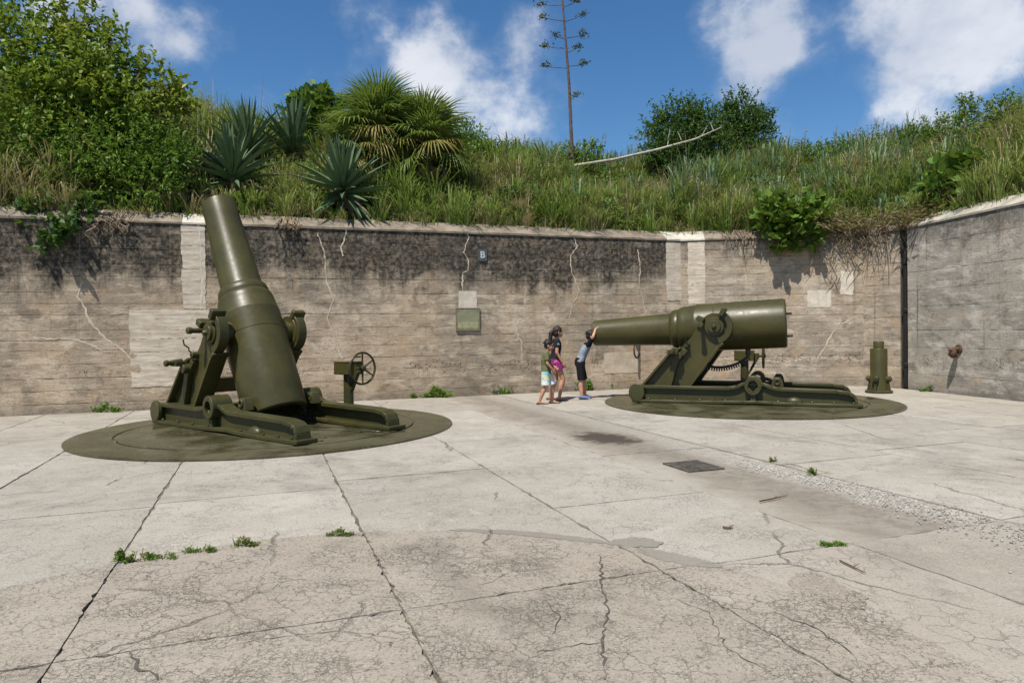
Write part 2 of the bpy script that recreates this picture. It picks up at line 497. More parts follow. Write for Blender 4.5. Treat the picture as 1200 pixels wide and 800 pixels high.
def m_leaf(name, cols, rough=.5, trans=.25, spec=.35, pos_scale=.8):
    m, t = new_mat(name)
    ge = t.n('ShaderNodeNewGeometry')
    isl = ge.outputs['Random Per Island']
    n = t.noise(ge.outputs['Position'], pos_scale, 3, .6).outputs[0]
    f = t.math('ADD', t.math('MULTIPLY', isl, .55), t.math('MULTIPLY', t.ramp(n, .3, .7), .45))
    c = cols[0]
    k = len(cols) - 1
    for i in range(k):
        c = t.mix(t.ramp(f, i / k, (i + 1) / k), c, cols[i + 1])
    p = t.n('ShaderNodeBsdfPrincipled', {'Base Color': c, 'Roughness': rough, 'Specular IOR Level': spec})
    tr = t.n('ShaderNodeBsdfTranslucent', {'Color': t.mix(.5, c, (.16, .20, .02))})
    mx = t.n('ShaderNodeMixShader', {0: trans, 1: p.outputs[0], 2: tr.outputs[0]})
    t.n('ShaderNodeOutputMaterial', {'Surface': mx.outputs[0]})
    return m
M_leaf_yel = m_leaf('yellow_green_leaf', [(0.085, 0.155, 0.02), (0.15, 0.245, 0.026), (0.22, 0.285, 0.032), (0.29, 0.27, 0.045)], trans=.35)
M_leaf_grn = m_leaf('fresh_green_leaf', [(0.075, 0.165, 0.022), (0.13, 0.245, 0.032), (0.2, 0.305, 0.048)], trans=.35)
M_leaf_dark = m_leaf('dark_green_leaf', [(0.036, 0.088, 0.018), (0.058, 0.13, 0.026), (0.095, 0.165, 0.034)], trans=.3)
M_leaf_grape = m_leaf('round_glossy_leaf', [(0.052, 0.115, 0.018), (0.092, 0.178, 0.025), (0.161, 0.23, 0.034)], .55, .3, .22)
M_grass_g = m_leaf('green_grass_blade', [(0.11, 0.19, 0.036), (0.165, 0.255, 0.05), (0.25, 0.305, 0.08), (0.36, 0.34, 0.16)], .6, .40, .2, .7)
M_grass_d = m_leaf('dry_grass_blade', [(.22, .180, .085), (.36, .295, .155), (.46, .39, .24)], .7, .3, .15, .9)
M_grass_b = m_leaf('blue_green_blade', [(0.1, 0.19, 0.088), (0.155, 0.255, 0.13), (0.22, 0.31, 0.175)], .55, .3, .3)
M_cover = m_leaf('low_herb_leaf', [(0.06, 0.145, 0.022), (0.11, 0.205, 0.032), (0.17, 0.235, 0.05), (0.24, 0.21, 0.085)], .6, .3, .25, .9)
M_agave = m_leaf('agave_blade', [(0.065, 0.11, 0.048), (0.095, 0.15, 0.066), (0.14, 0.195, 0.088)], .5, .05, .35, 1.5)
M_agave_dead = m_leaf('withered_agave_blade', [(.19, .155, .105), (.26, .21, .15)], .8, .1, .1)
M_frond = m_leaf('palm_blade', [(0.1, 0.165, 0.032), (0.155, 0.225, 0.045), (0.235, 0.28, 0.065)], .5, .35, .35, 1.2)
M_frond_yel = m_leaf('yellowing_palm_blade', [(.16, .17, .030), (.27, .23, .05), (.34, .27, .09)], .55, .3, .3, 1.2)
M_frond_dead = m_leaf('dead_palm_blade', [(.26, .18, .115), (.38, .27, .18), (.44, .34, .24)], .8, .25, .1)
M_bark = m_plain('grey_bark', (.13, .105, .08), .4, .9, 10, .02)
M_root = m_plain('dry_root', (.25, .19, .125), .35, .9, 12, .01)
M_dead_wood = m_plain('bleached_dead_wood', (.42, .375, .305), .3, .85, 8, .006)
M_stalk = m_plain('agave_stalk', (.13, .085, .065), .35, .8, 10, .01)

def m_soil():
    m, t = new_mat('slope_soil')
    g = t.n('ShaderNodeNewGeometry').outputs['Position']
    a = t.noise(g, 1.2, 6, .65).outputs[0]
    b = t.noise(g, 9, 5, .7).outputs[0]
    c = t.mix(t.ramp(a, .4, .6), (.060, .050, .026), (.045, .058, .018))
    c = t.mix(t.ramp(b, .5, .7, 0, .7), c, (.13, .105, .06))
    finish(t, c, .95, b, .05, spec=.1)
    return m
M_soil = m_soil()

def m_solid(name, c, rough=.75, spec=.3, fabric=0.0, sss=False):
    m, t = new_mat(name)
    oc = t.n('ShaderNodeTexCoord').outputs['Object']
    a = t.noise(oc, 9, 4, .6).outputs[0]
    cc = t.mix(t.ramp(a, .35, .65), tuple(v * .86 for v in c), tuple(min(v * 1.1, .9) for v in c))
    finish(t, cc, rough, t.noise(oc, 22 if fabric else 80, 4, .6).outputs[0], .012 * fabric + .001, spec=spec)
    return m

# ------------------------------------------------------------------ wall line and terrain
WL = [Vector(p) for p in ((-15.4, 10.58), (4.25, 17.20), (8.55, 16.62), (8.98, 15.80), (9.02, 15.56), (9.28, 13.92), (10.1, 8.7), (10.5, 3.0))]
WA = np.array([(p.x, p.y) for p in WL])

def dist_wall(X, Y):
    """signed distance outside the pit wall and the run along it"""
    X, Y = np.asarray(X, float), np.asarray(Y, float)
    best = np.full(X.shape, 1e9)
    sgn = np.ones(X.shape)
    run = np.zeros(X.shape)
    acc = 0.0
    for i in range(len(WA) - 1):
        a, b = WA[i], WA[i + 1]
        d = b - a
        L = np.hypot(*d)
        tt = np.clip(((X - a[0]) * d[0] + (Y - a[1]) * d[1]) / L ** 2, 0, 1)
        qx, qy = a[0] + tt * d[0], a[1] + tt * d[1]
        dd = np.hypot(X - qx, Y - qy)
        cr = d[0] * (Y - a[1]) - d[1] * (X - a[0])
        u = dd < best - 1e-9
        best = np.where(u, dd, best)
        sgn = np.where(u, np.where(cr >= 0, 1, -1), sgn)
        run = np.where(u, acc + tt * L, run)
        acc += L
    return best * sgn, run

def terrain(X, Y):
    u, s = dist_wall(X, Y)
    rid = np.interp(s, [0, 6, 9, 13, 17, 21, 24, 28, 34], [8.0, 7.7, 7.45, 7.1, 6.95, 6.75, 6.6, 7.0, 7.2])
    k = np.clip((u - .3) / 6.2, 0, 1)
    prof = k * (1.45 - .45 * k)
    h = 3.80 + (rid - 3.80) * prof
    h = h - np.clip(u - 8, 0, 100) * .22
    h = h + .14 * np.sin(X * 1.3 + .7 * Y) * np.clip(u - .6, 0, 1) + .10 * np.sin(X * 2.9 - 1.1 * Y + 1) * np.clip(u - .6, 0, 1)
    return np.maximum(h, 0.5)

def T(px, py, far=40):
    """point of the slope seen at a pixel"""
    d = ray(px, py)
    o = Vector((0, 0, CAM_H))
    for y in np.arange(11.0, far, .08):
        p = o + d * (y / d.y)
        u, _ = dist_wall(p.x, p.y)
        if u > .25 and p.z < terrain(p.x, p.y):
            return Vector((p.x, p.y, float(terrain(p.x, p.y))))
    p = o + d * (22 / d.y)
    return Vector((p.x, p.y, float(terrain(p.x, p.y))))

def TZ(x, y):
    return Vector((x, y, float(terrain(x, y))))

# ground sheet
gm = MB()
gm.add([(-600, -600, -.06), (600, -600, -.06), (600, 600, -.06), (-600, 600, -.06)], [(0, 1, 2, 3)])
tag(gm.build('ground', M_soil, smooth=0), 'bare earth around the gun pit', kind='structure')

def build_terrain():
    us = [0.25, .5, .8, 1.2, 1.7, 2.3, 3, 3.8, 4.6, 5.4, 6.2, 7, 8, 10, 13, 17, 22, 28, 35]
    pts = []
    for i in range(len(WA) - 1):
        a, b = WA[i], WA[i + 1]
        L = np.hypot(*(b - a))
        n = max(int(L / .5), 1)
        for k in range(n):
            pts.append(a + (b - a) * k / n)
    pts.append(WA[-1])
    pts = np.array(pts)
    d = np.gradient(pts, axis=0)
    nrm = np.stack([-d[:, 1], d[:, 0]], 1)
    for _ in range(4):
        nrm[1:-1] = (nrm[:-2] + nrm[1:-1] + nrm[2:]) / 3
        nrm /= np.hypot(nrm[:, 0], nrm[:, 1])[:, None]
    mb = MB()
    V = []
    for u in us:
        q = pts + nrm * u
        uu, _ = dist_wall(q[:, 0], q[:, 1])
        q = q + nrm * np.clip(.22 - uu, 0, 1)[:, None]
        z = terrain(q[:, 0], q[:, 1])
        V += [(x, y, h) for (x, y), h in zip(q, z)]
    n = len(pts)
    F = [(r * n + i, r * n + i + 1, (r + 1) * n + i + 1, (r + 1) * n + i) for r in range(len(us) - 1) for i in range(n - 1)]
    mb.add(V, F)
    return tag(mb.build('earth_embankment', M_soil, smooth=180), 'overgrown earth slope rising behind the pit wall', kind='structure')
build_terrain()

# ------------------------------------------------------------------ pavement
E1, E2 = Vector((.940, .342)), Vector((-.342, .940))
def gp(a, b):
    return (E1.x * a + E2.x * b, E1.y * a + E2.y * b)
GA = math.atan2(.342, .940)
bed = MB()
bed.flat([(-15.6, -7), (11, -7), (10.5, 3.0), (10.1, 8.7), (9.3, 13.92), (8.55, 16.62), (4.25, 17.2), (-15.6, 10.5)], -.05, -.008)
pave = tag(bed.build('concrete_pavement', M_bed, smooth=0), 'pale concrete floor of the gun pit laid in long strips', kind='structure')

def clip_half(poly, nx, ny, c):           # keep nx*x+ny*y <= c
    o = []
    for i in range(len(poly)):
        p, q = poly[i], poly[(i + 1) % len(poly)]
        dp, dq = nx * p[0] + ny * p[1] - c, nx * q[0] + ny * q[1] - c
        if dp <= 0:
            o.append(p)
        if dp * dq < 0:
            k = dp / (dp - dq)
            o.append((p[0] + (q[0] - p[0]) * k, p[1] + (q[1] - p[1]) * k))
    return o

def inset(poly, d):
    n = len(poly)
    ar = sum(poly[i][0] * poly[(i + 1) % n][1] - poly[(i + 1) % n][0] * poly[i][1] for i in range(n))
    src = poly if ar > 0 else poly[::-1]
    res = src
    for i in range(n):
        p, q = src[i], src[(i + 1) % n]
        ex, ey = q[0] - p[0], q[1] - p[1]
        L = math.hypot(ex, ey)
        if L < 1e-5:
            continue
        nx, ny = ey / L, -ex / L
        res = clip_half(res, nx, ny, nx * p[0] + ny * p[1] - d)
        if len(res) < 3:
            return []
    return res

def rough_edge(poly, step, amp, seed):
    r = random.Random(seed)
    o = []
    for i in range(len(poly)):
        p, q = Vector(poly[i]), Vector(poly[(i + 1) % len(poly)])
        L = (q - p).length
        n = max(int(L / step), 1)
        nn = Vector((q.y - p.y, p.x - q.x)) / max(L, 1e-6)
        for k in range(n):
            base = p.lerp(q, k / n)
            chip = amp * r.random() ** 3 * 3 if (k and r.random() < .8) else 0
            o.append(tuple(base - nn * chip))
    return o

YARD = [(-15.3, -6.5), (10.4, -6.5), (10.4, 3.0), (10.02, 8.7), (9.2, 13.92), (8.93, 15.6), (8.5, 16.52), (4.25, 17.1), (-15.3, 10.5)]
cutsA = [-14, -12.6, -11.2, -9.75, -8.26, -6.78, -5.3, -3.84, -2.36, -.88, .64, 2.15, 3.58, 5.0, 6.53, 8.0, 9.5, 11, 12.5, 14, 15.5, 17]
def slab(poly, name, m, z1, seed, gap=.009, amp=.006, step=.09, z0=-.02, frame=False, bevel=.004):
    poly = inset(poly, gap)
    if len(poly) < 3:
        return
    poly = rough_edge(poly, step, amp, seed)
    if frame:
        poly = [(E1.x * x + E1.y * y, E2.x * x + E2.y * y) for x, y in poly]
    mb = MB().flat(poly, z0, z1)
    o = mb.build(name, m, pave, smooth=0)
    if frame:
        o.rotation_euler = (0, 0, GA)
    return o

seed = 0
for i in range(len(cutsA) - 1):
    a0, a1 = cutsA[i], cutsA[i + 1]
    strip_poly = clip_half(clip_half(YARD, -E1.x, -E1.y, -a0), E1.x, E1.y, a1)
    if len(strip_poly) < 3:
        continue
    rb = random.Random(100 + i)
    bs = [-14, -8.5, -3.5, .4, 3.43]
    if i == 11: bs += [5.0, 8.6, 11.9]
    elif i == 12: bs += [6.9, 11.4]
    elif i in (8, 9): bs += [6.35 + .1 * (i - 8), 10.4, 13.4]
    else:
        b = 3.43 + rb.uniform(2.2, 3.4)
        while b < 16:
            bs.append(b)
            b += rb.uniform(2.6, 3.8)
    bs = bs + [30]
    for j in range(len(bs) - 1):
        c = clip_half(clip_half(strip_poly, -E2.x, -E2.y, -bs[j]), E2.x, E2.y, bs[j + 1])
        if len(c) < 3:
            continue
        seed += 1
        m = M_pave
        z1 = rb.uniform(-.0015, .0015)
        if i == 12 and bs[j] >= 3.4:
            m = M_channel
            z1 -= .006
        elif bs[j + 1] <= 3.44:
            m = M_smooth
        slab(c, 'slab', m, z1, seed, gap=rb.uniform(.003, .008), frame=(m is M_channel))

# filled-in gun circle in the foreground, cut by the same joints
FC, FR = Vector((-.75, 2.1)), 2.74
circ = [(FC.x + FR * math.cos(k * PI / 60), FC.y + FR * math.sin(k * PI / 60)) for k in range(120)]
for a0, a1 in ((-9, -.88), (-.88, .64), (.64, 2.15), (2.15, 9)):
    for b0, b1 in ((-9, .4), (.4, 3.43), (3.43, 9)):
        c = clip_half(clip_half(circ, -E1.x, -E1.y, -a0), E1.x, E1.y, a1)
        c = clip_half(clip_half(c, -E2.x, -E2.y, -b0), E2.x, E2.y, b1) if len(c) > 2 else []
        if len(c) > 2:
            seed += 1
            slab(c, 'circle_slab', M_agg, .010, seed, gap=.0035, amp=.008, step=.05, z0=.001)
def arc_patch(name, a0, a1, w0, w1, m, z):
    n = 40
    inner, outer = [], []
    r_ = random.Random(int(a0 * 100))
    for k in range(n + 1):
        a = R(a0 + (a1 - a0) * k / n)
        f = math.sin(PI * k / n) ** .5
        ri = FR - w0 * f + r_.uniform(-.012, .012)
        ro = FR + w1 * f + r_.uniform(-.012, .012)
        inner.append((FC.x + ri * math.cos(a), FC.y + ri * math.sin(a)))
        outer.append((FC.x + ro * math.cos(a), FC.y + ro * math.sin(a)))
    o = MB().flat(outer + inner[::-1], .002, z).build(name, m, pave, smooth=0)
    return o
arc_patch('cement_fillet', 58, 84, .05, .05, M_cem, .0145)
arc_patch('cement_fillet', 44, 56, .13, .03, M_cem, .0142)
def blob_patch(name, px, py, rx, ry, m, z, seed_):
    r_ = random.Random(seed_)
    c = G(px, py)
    ph = [r_.uniform(0, 6) for _ in range(4)]
    poly = []
    for k in range(36):
        a = k * PI / 18
        q = 1 + .16 * math.sin(2 * a + ph[0]) + .12 * math.sin(3 * a + ph[1]) + .07 * math.sin(7 * a + ph[2]) + r_.uniform(-.10, .10)
        poly.append((c.x + rx * q * math.cos(a), c.y + ry * q * math.sin(a)))
    return MB().flat(poly, .001, z).build(name, m, pave, smooth=0)
blob_patch('cement_patch', 745, 636, .15, .12, M_cem, .0058, 3)
blob_patch('cement_patch', 965, 690, .16, .22, M_agg, .0058, 5)

# wandering open cracks in the foreground circle: narrow dark filled seams
M_crack = m_plain('crack_dirt', (.095, .082, .064), .4, .95, 20, .003)
def ground_crack(pts, wd, z, sd):
    r_ = random.Random(sd)
    P = [G(*p) for p in pts]
    fine = []
    for i in range(len(P) - 1):
        n = max(int((P[i + 1] - P[i]).length / .035), 2)
        for k in range(n):
            fine.append(P[i].lerp(P[i + 1], k / n) + Vector((r_.uniform(-.012, .012), r_.uniform(-.012, .012), 0)))
    fine.append(P[-1])
    L, Rr = [], []
    for i, p in enumerate(fine):
        d = (fine[min(i + 1, len(fine) - 1)] - fine[max(i - 1, 0)]).normalized()
        nn = Vector((-d.y, d.x, 0))
        ww = .62 * wd * (.25 + 1.0 * r_.random()) * min(1, 6 * min(i, len(fine) - 1 - i) / len(fine) + .25)
        L.append(p + nn * ww * .5)
        Rr.append(p - nn * ww * .5)
    n = len(fine)
    V = [(p.x, p.y, z) for p in L] + [(p.x, p.y, z) for p in Rr]
    mb = MB().add(V, [(n + i, n + i + 1, i + 1, i) for i in range(n - 1)])
    o = mb.build('crack', M_crack, pave, smooth=0)
ground_crack([(703, 652), (706, 690), (712, 720), (706, 752), (708, 800)], .020, .0135, 1)
ground_crack([(706, 756), (680, 757), (640, 765), (628, 767)], .013, .0135, 2)
ground_crack([(640, 705), (655, 725), (648, 745)], .010, .0135, 3)
ground_crack([(155, 765), (160, 785), (175, 790), (185, 800)], .024, .0135, 4)
ground_crack([(905, 720), (960, 740), (1000, 770)], .010, .0135, 5)
ground_crack([(230, 770), (300, 752), (390, 742), (470, 750)], .007, .0135, 6)
ground_crack([(560, 690), (600, 672), (650, 668)], .007, .0135, 8)
ground_crack([(300, 700), (340, 680), (420, 690)], .006, .0135, 9)
ground_crack([(780, 700), (830, 720), (850, 760), (900, 790)], .008, .0135, 10)

# ------------------------------------------------------------------ concrete walls
WALL_H = 3.64
NCOURSE = 15
class Wall:
    def __init__(s, name, p0, p1, m, label, cat='wall', sd=1, nc=NCOURSE):
        s.p0, s.p1 = Vector((p0[0], p0[1], 0)), Vector((p1[0], p1[1], 0))
        s.d = (s.p1 - s.p0).normalized()
        s.L = (s.p1 - s.p0).length
        s.rz = math.atan2(s.d.y, s.d.x)
        s.m = m
        s.nc = nc
        s.root = tag(empty(name, s.p0, s.rz), label, cat)
        s.n = Vector((s.d.y, -s.d.x, 0))          # towards the pit
        s.rnd = random.Random(sd)
        MB().box(0.01, s.L - .01, .035, .62, -.05, WALL_H - .002).build('core', M_core, s.root, smooth=0)
        s.courses()
    def courses(s):
        r_ = s.rnd
        z = -.04
        hs = [r_.uniform(.75, 1.25) for _ in range(s.nc)]
        k = (WALL_H + .04) / sum(hs)
        for i in range(s.nc):
            z1 = z + hs[i] * k
            x = 0.0
            while x < s.L - 1e-6:
                x1 = x + r_.uniform(4.0, 7.5)
                if s.L - x1 < 1.2:
                    x1 = s.L
                s.course(x, x1, z, z1, r_.choice((.003, .004, .005, .006)), i)
                x = x1
            z = z1
    def course(s, x0, x1, z0, z1, off, i):
        r_ = s.rnd
        n = max(int((x1 - x0) / .16), 2)
        V, F = [], []
        g = .0022
        er = r_.choice((.003, .004, .006, .012))
        for k in range(n + 1):
            x = x0 + (x1 - x0) * k / n
            j0, j1 = r_.random() ** 2 * er, r_.random() ** 2 * .010
            y = -off + r_.uniform(-.003, .003)
            if k in (0, n):
                x += .0004 if k == 0 else -.0004
            V += [(x, .03, z0 + .0005), (x, y + .008, z0 + g * .4 + j0 * .4), (x, y, z0 + g + j0), (x, y - .002, (z0 + z1) / 2), (x, y, z1 - g - j1), (x, y + .008, z1 - g * .4 - j1 * .4), (x, .03, z1 - .0005)]
        for k in range(n):
            for q in range(6):
                a, b = k * 7 + q, (k + 1) * 7 + q
                F.append((a, b, b + 1, a + 1))
        F.append(tuple(range(6, -1, -1)))
        F.append(tuple(range(n * 7, n * 7 + 7)))
        MB().add(V, F).build('course', s.m, s.root, smooth=30)
    def loc(s, px, py):
        d = ray(px, py)
        o = Vector((0, 0, CAM_H))
        tt = (s.p0 - o).dot(s.n) / d.dot(s.n)
        p = o + d * tt
        return ((p - s.p0).dot(s.d), p.z)
    def coping(s, x0, x1, m, k0=0.0, k1=0.0):
        # sloping cap: chamfer rising away from the pit
        prof = [(-.028, WALL_H - .012), (-.030, WALL_H + .035), (.36, WALL_H + .235), (.70, WALL_H + .24), (.70, WALL_H + .002), (-.010, WALL_H + .0)]
        prof = [(-.030, WALL_H + .003), (-.032, WALL_H + .045), (.34, WALL_H + .285), (.70, WALL_H + .29), (.70, WALL_H + .003)]
        n = max(int((x1 - x0) / .25), 1)
        V, F = [], []
        for k in range(n + 1):
            for q, (y, z) in enumerate(prof):
                f = k / n
                x = x0 + (x1 - x0) * f
                if k == 0: x += y * k0 + .003
                if k == n: x += y * k1 - .003
                jz = s.rnd.uniform(-.012, .006) if q in (1, 2) else 0
                V.append((x, y + (s.rnd.uniform(-.006, .006) if q in (1, 2) else 0), z + jz))
        m_ = len(prof)
        for k in range(n):
            for q in range(m_):
                a, b = k * m_ + q, k * m_ + (q + 1) % m_
                F.append((a, b, b + m_, a + m_))
        F.append(tuple(range(m_)))
        F.append(tuple(range(n * m_ + m_ - 1, n * m_ - 1, -1)))
        return MB().add(V, F).build('coping', m, s.root, smooth=25)
    def patch(s, x0, x1, z0, z1, m, th=.006, sd=1, name='repair_patch', label=None, amp=.02):
        r_ = random.Random(sd)
        poly = []
        for (a, b) in (((x0, z0), (x1, z0)), ((x1, z0), (x1, z1)), ((x1, z1), (x0, z1)), ((x0, z1), (x0, z0))):
            L = math.hypot(b[0] - a[0], b[1] - a[1])
            n = max(int(L / .06), 1)
            for k in range(n):
                f = k / n
                poly.append((a[0] + (b[0] - a[0]) * f + r_.uniform(-amp, amp), a[1] + (b[1] - a[1]) * f + r_.uniform(-amp, amp)))
        o = MB().prism(poly, -.0065 - th, .0).build(name, m, s.root, smooth=0)
        if label: o['label'] = label
        return o
    def seam(s, pts, wd=.028, m=None, sd=0, th=.0125):
        r_ = random.Random(sd)
        P = [s.loc(*p) for p in pts]
        fine = []
        for i in range(len(P) - 1):
            a, b = P[i], P[i + 1]
            n = max(int(math.hypot(b[0] - a[0], b[1] - a[1]) / .05), 2)
            for k in range(n):
                f = k / n
                fine.append((a[0] + (b[0] - a[0]) * f + r_.uniform(-.014, .014), a[1] + (b[1] - a[1]) * f + r_.uniform(-.014, .014)))
        fine.append(P[-1])
        V, F = [], []
        n = len(fine)
        for i, p in enumerate(fine):
            a, b = fine[max(i - 1, 0)], fine[min(i + 1, n - 1)]
            dx, dz = b[0] - a[0], b[1] - a[1]
            L = math.hypot(dx, dz) or 1
            ww = wd * r_.uniform(.3, 1.5) * .5
            V += [(p[0] - dz / L * ww, -.0095, p[1] + dx / L * ww), (p[0], -th, p[1]), (p[0] + dz / L * ww, -.0095, p[1] - dx / L * ww)]
        for i in range(n - 1):
            for q in range(2):
                F.append((i * 3 + q, i * 3 + q + 1, i * 3 + q + 4, i * 3 + q + 3))
        return MB().add(V, F).build('crack_seam', m or M_seal, s.root, smooth=60)

wl = Wall('retaining_wall', WL[0], WL[1], M_wall, 'long board-marked concrete retaining wall with black stains behind the left gun', sd=3)
wc = Wall('retaining_wall', WL[1], WL[2], M_wall_c, 'tan concrete back wall behind the right gun, overhung by bushes', sd=5)
wn = Wall('retaining_wall', WL[2], WL[3], M_wall_c, 'narrow turned concrete wall piece in the corner beside the dark slot', sd=6)
wr = Wall('retaining_wall', WL[4], WL[6], M_wall_r, 'grey streaked concrete return wall at the right edge with a rusty hook', sd=8, nc=8)

# copings, with pale renewed lengths
def cope(W, marks):
    for (x0, x1, m, k0, k1) in marks:
        n = max(1, round((x1 - x0) / 2.4)) if m is M_coping else 1
        for i in range(n):
            W.coping(x0 + (x1 - x0) * i / n, x0 + (x1 - x0) * (i + 1) / n, m, k0 if i == 0 else 0, k1 if i == n - 1 else 0)
xa, xb = wl.loc(213, 262)[0], wl.loc(240, 262)[0]
xc = wl.loc(781, 283)[0]
bend = math.tan((wc.rz - wl.rz) / 2)
cope(wl, [(0, xa, M_coping, 0, 0), (xa, xb + .1, M_coping_new, 0, 0), (xb + .1, xc, M_coping, 0, 0), (xc, wl.L, M_coping_new, 0, -bend)])
xd = wc.loc(826, 283)[0]
b2 = math.tan((wn.rz - wc.rz) / 2)
cope(wc, [(0, xd, M_coping_new, bend, 0), (xd, wc.L, M_coping, 0, -b2)])
cope(wn, [(0, wn.L, M_coping, b2, 0)])
cope(wr, [(0, .35, M_coping, 0, 0), (.35, wr.L, M_coping_mid, 0, 0)])

# repairs
def rect(W, x0, y0, x1, y1):
    a, b = W.loc(x0, (y0 + y1) / 2)[0], W.loc(x1, (y0 + y1) / 2)[0]
    xm = (x0 + x1) / 2
    return a, b, W.loc(xm, y1)[1], W.loc(xm, y0)[1]
def rp(W, x0, y0, x1, y1, m, sd, label=None, th=.006, amp=.014):
    a, b, z0, z1 = rect(W, x0, y0, x1, y1)
    z1 = min(z1, WALL_H - .012)
    if m is not M_stripe:
        return W.patch(a, b, z0, z1, m, th, sd, label=label, amp=amp)
    r_ = random.Random(sd)
    z = z0
    while z < z1 - .08:
        q = min(z + r_.uniform(.17, .29), z1)
        if z1 - q < .1: q = z1
        W.patch(a + r_.uniform(-.015, .015), b + r_.uniform(-.015, .015), z + .0008, q - .0008, m, th + r_.uniform(-.002, .002), r_.random(), 'repair_board', None, .010)
        z = q
rp(wl, 153, 363, 250, 452, M_stripe, 1, 'broad pale cement repair with horizontal board marks', .005)
rp(wl, 213, 262, 241, 361.5, M_stripe, 2, 'tall pale cement repair running up to the coping', .0065)
rp(wl, 537.5, 341, 558.5, 361, M_patch2, 4, 'whitish square cement patch above the plaque', .006, .004)
rp(wl, 781, 284, 805.2, 352, M_stripe, 5, 'pale vertical cement repair at the wall bend', .006)
rp(wl, 708, 413, 749, 437, M_patch, 7, 'pale oblong cement repair low on the wall', .006, .008)
x0, x1, z0, z1 = rect(wc, 806, 284, 826, 356)
rp(wc, 806, 284, 826, 356, M_stripe, 6)
rp(wc, 946, 340, 974, 360, M_patch2, 8, 'pale square cement patch', .006, .006)
rp(wc, 985, 318, 1000, 345, M_patch2, 9, None, .006, .02)
# sealed cracks
for k, pts in enumerate((
    [(96, 330), (91, 348), (100, 362), (103, 374), (113, 385), (125, 398), (140, 407), (153, 420)],
    [(40, 396), (67, 397), (85, 397), (103, 402), (124, 413)],
    [(372, 273), (381, 300), (382, 330), (391, 350), (383, 372), (392, 396), (401, 420)],
    [(406, 268), (405, 277), (399, 290), (402, 300)],
    [(546, 268), (549, 278), (543, 296), (549, 305), (548, 317), (542, 320), (542, 340)],
    [(672, 278), (676, 288), (668, 302), (670, 320), (679, 340), (672, 355), (667, 372)],
    [(616, 340), (614, 372), (607, 376), (605, 390), (611, 400), (612, 416)],
    [(747, 292), (750, 308), (749, 335), (757, 368)])):
    wl.seam(pts, .030 if k < 2 else .026, sd=k)
wl.seam([(233, 264), (236, 300), (237, 330), (236, 362)], .045, M_patch2, 21, .019)
wc.seam([(987, 374), (973, 394), (966, 408), (958, 420)], .030, sd=31)
wc.seam([(1004, 371), (992, 377), (985, 379)], .024, sd=32)
wc.seam([(845, 420), (920, 424), (950, 418)], .018, sd=33)

# dark slot with a drain pipe between the corner piece and the return wall
slot = tag(empty('drain_pipe', (9.06, 15.72, 0)), 'black iron drain pipe in the dark slot at the wall corner', 'pipe')
MB().cyl((0, 0, 0), (0, 0, 3.1), .055, seg=14).build('pipe', M_black, slot)
for z in (.5, 1.75, 2.85):
    MB().cyl((0, 0, z), (0, 0, z + .09), .075, seg=14).build('collar', M_black, slot)
sb = MB().box(9.20, 9.5, 15.40, 15.95, 0, WALL_H)
tag(sb.build('slot_back', M_core, smooth=0), 'back of the corner slot', kind='structure')

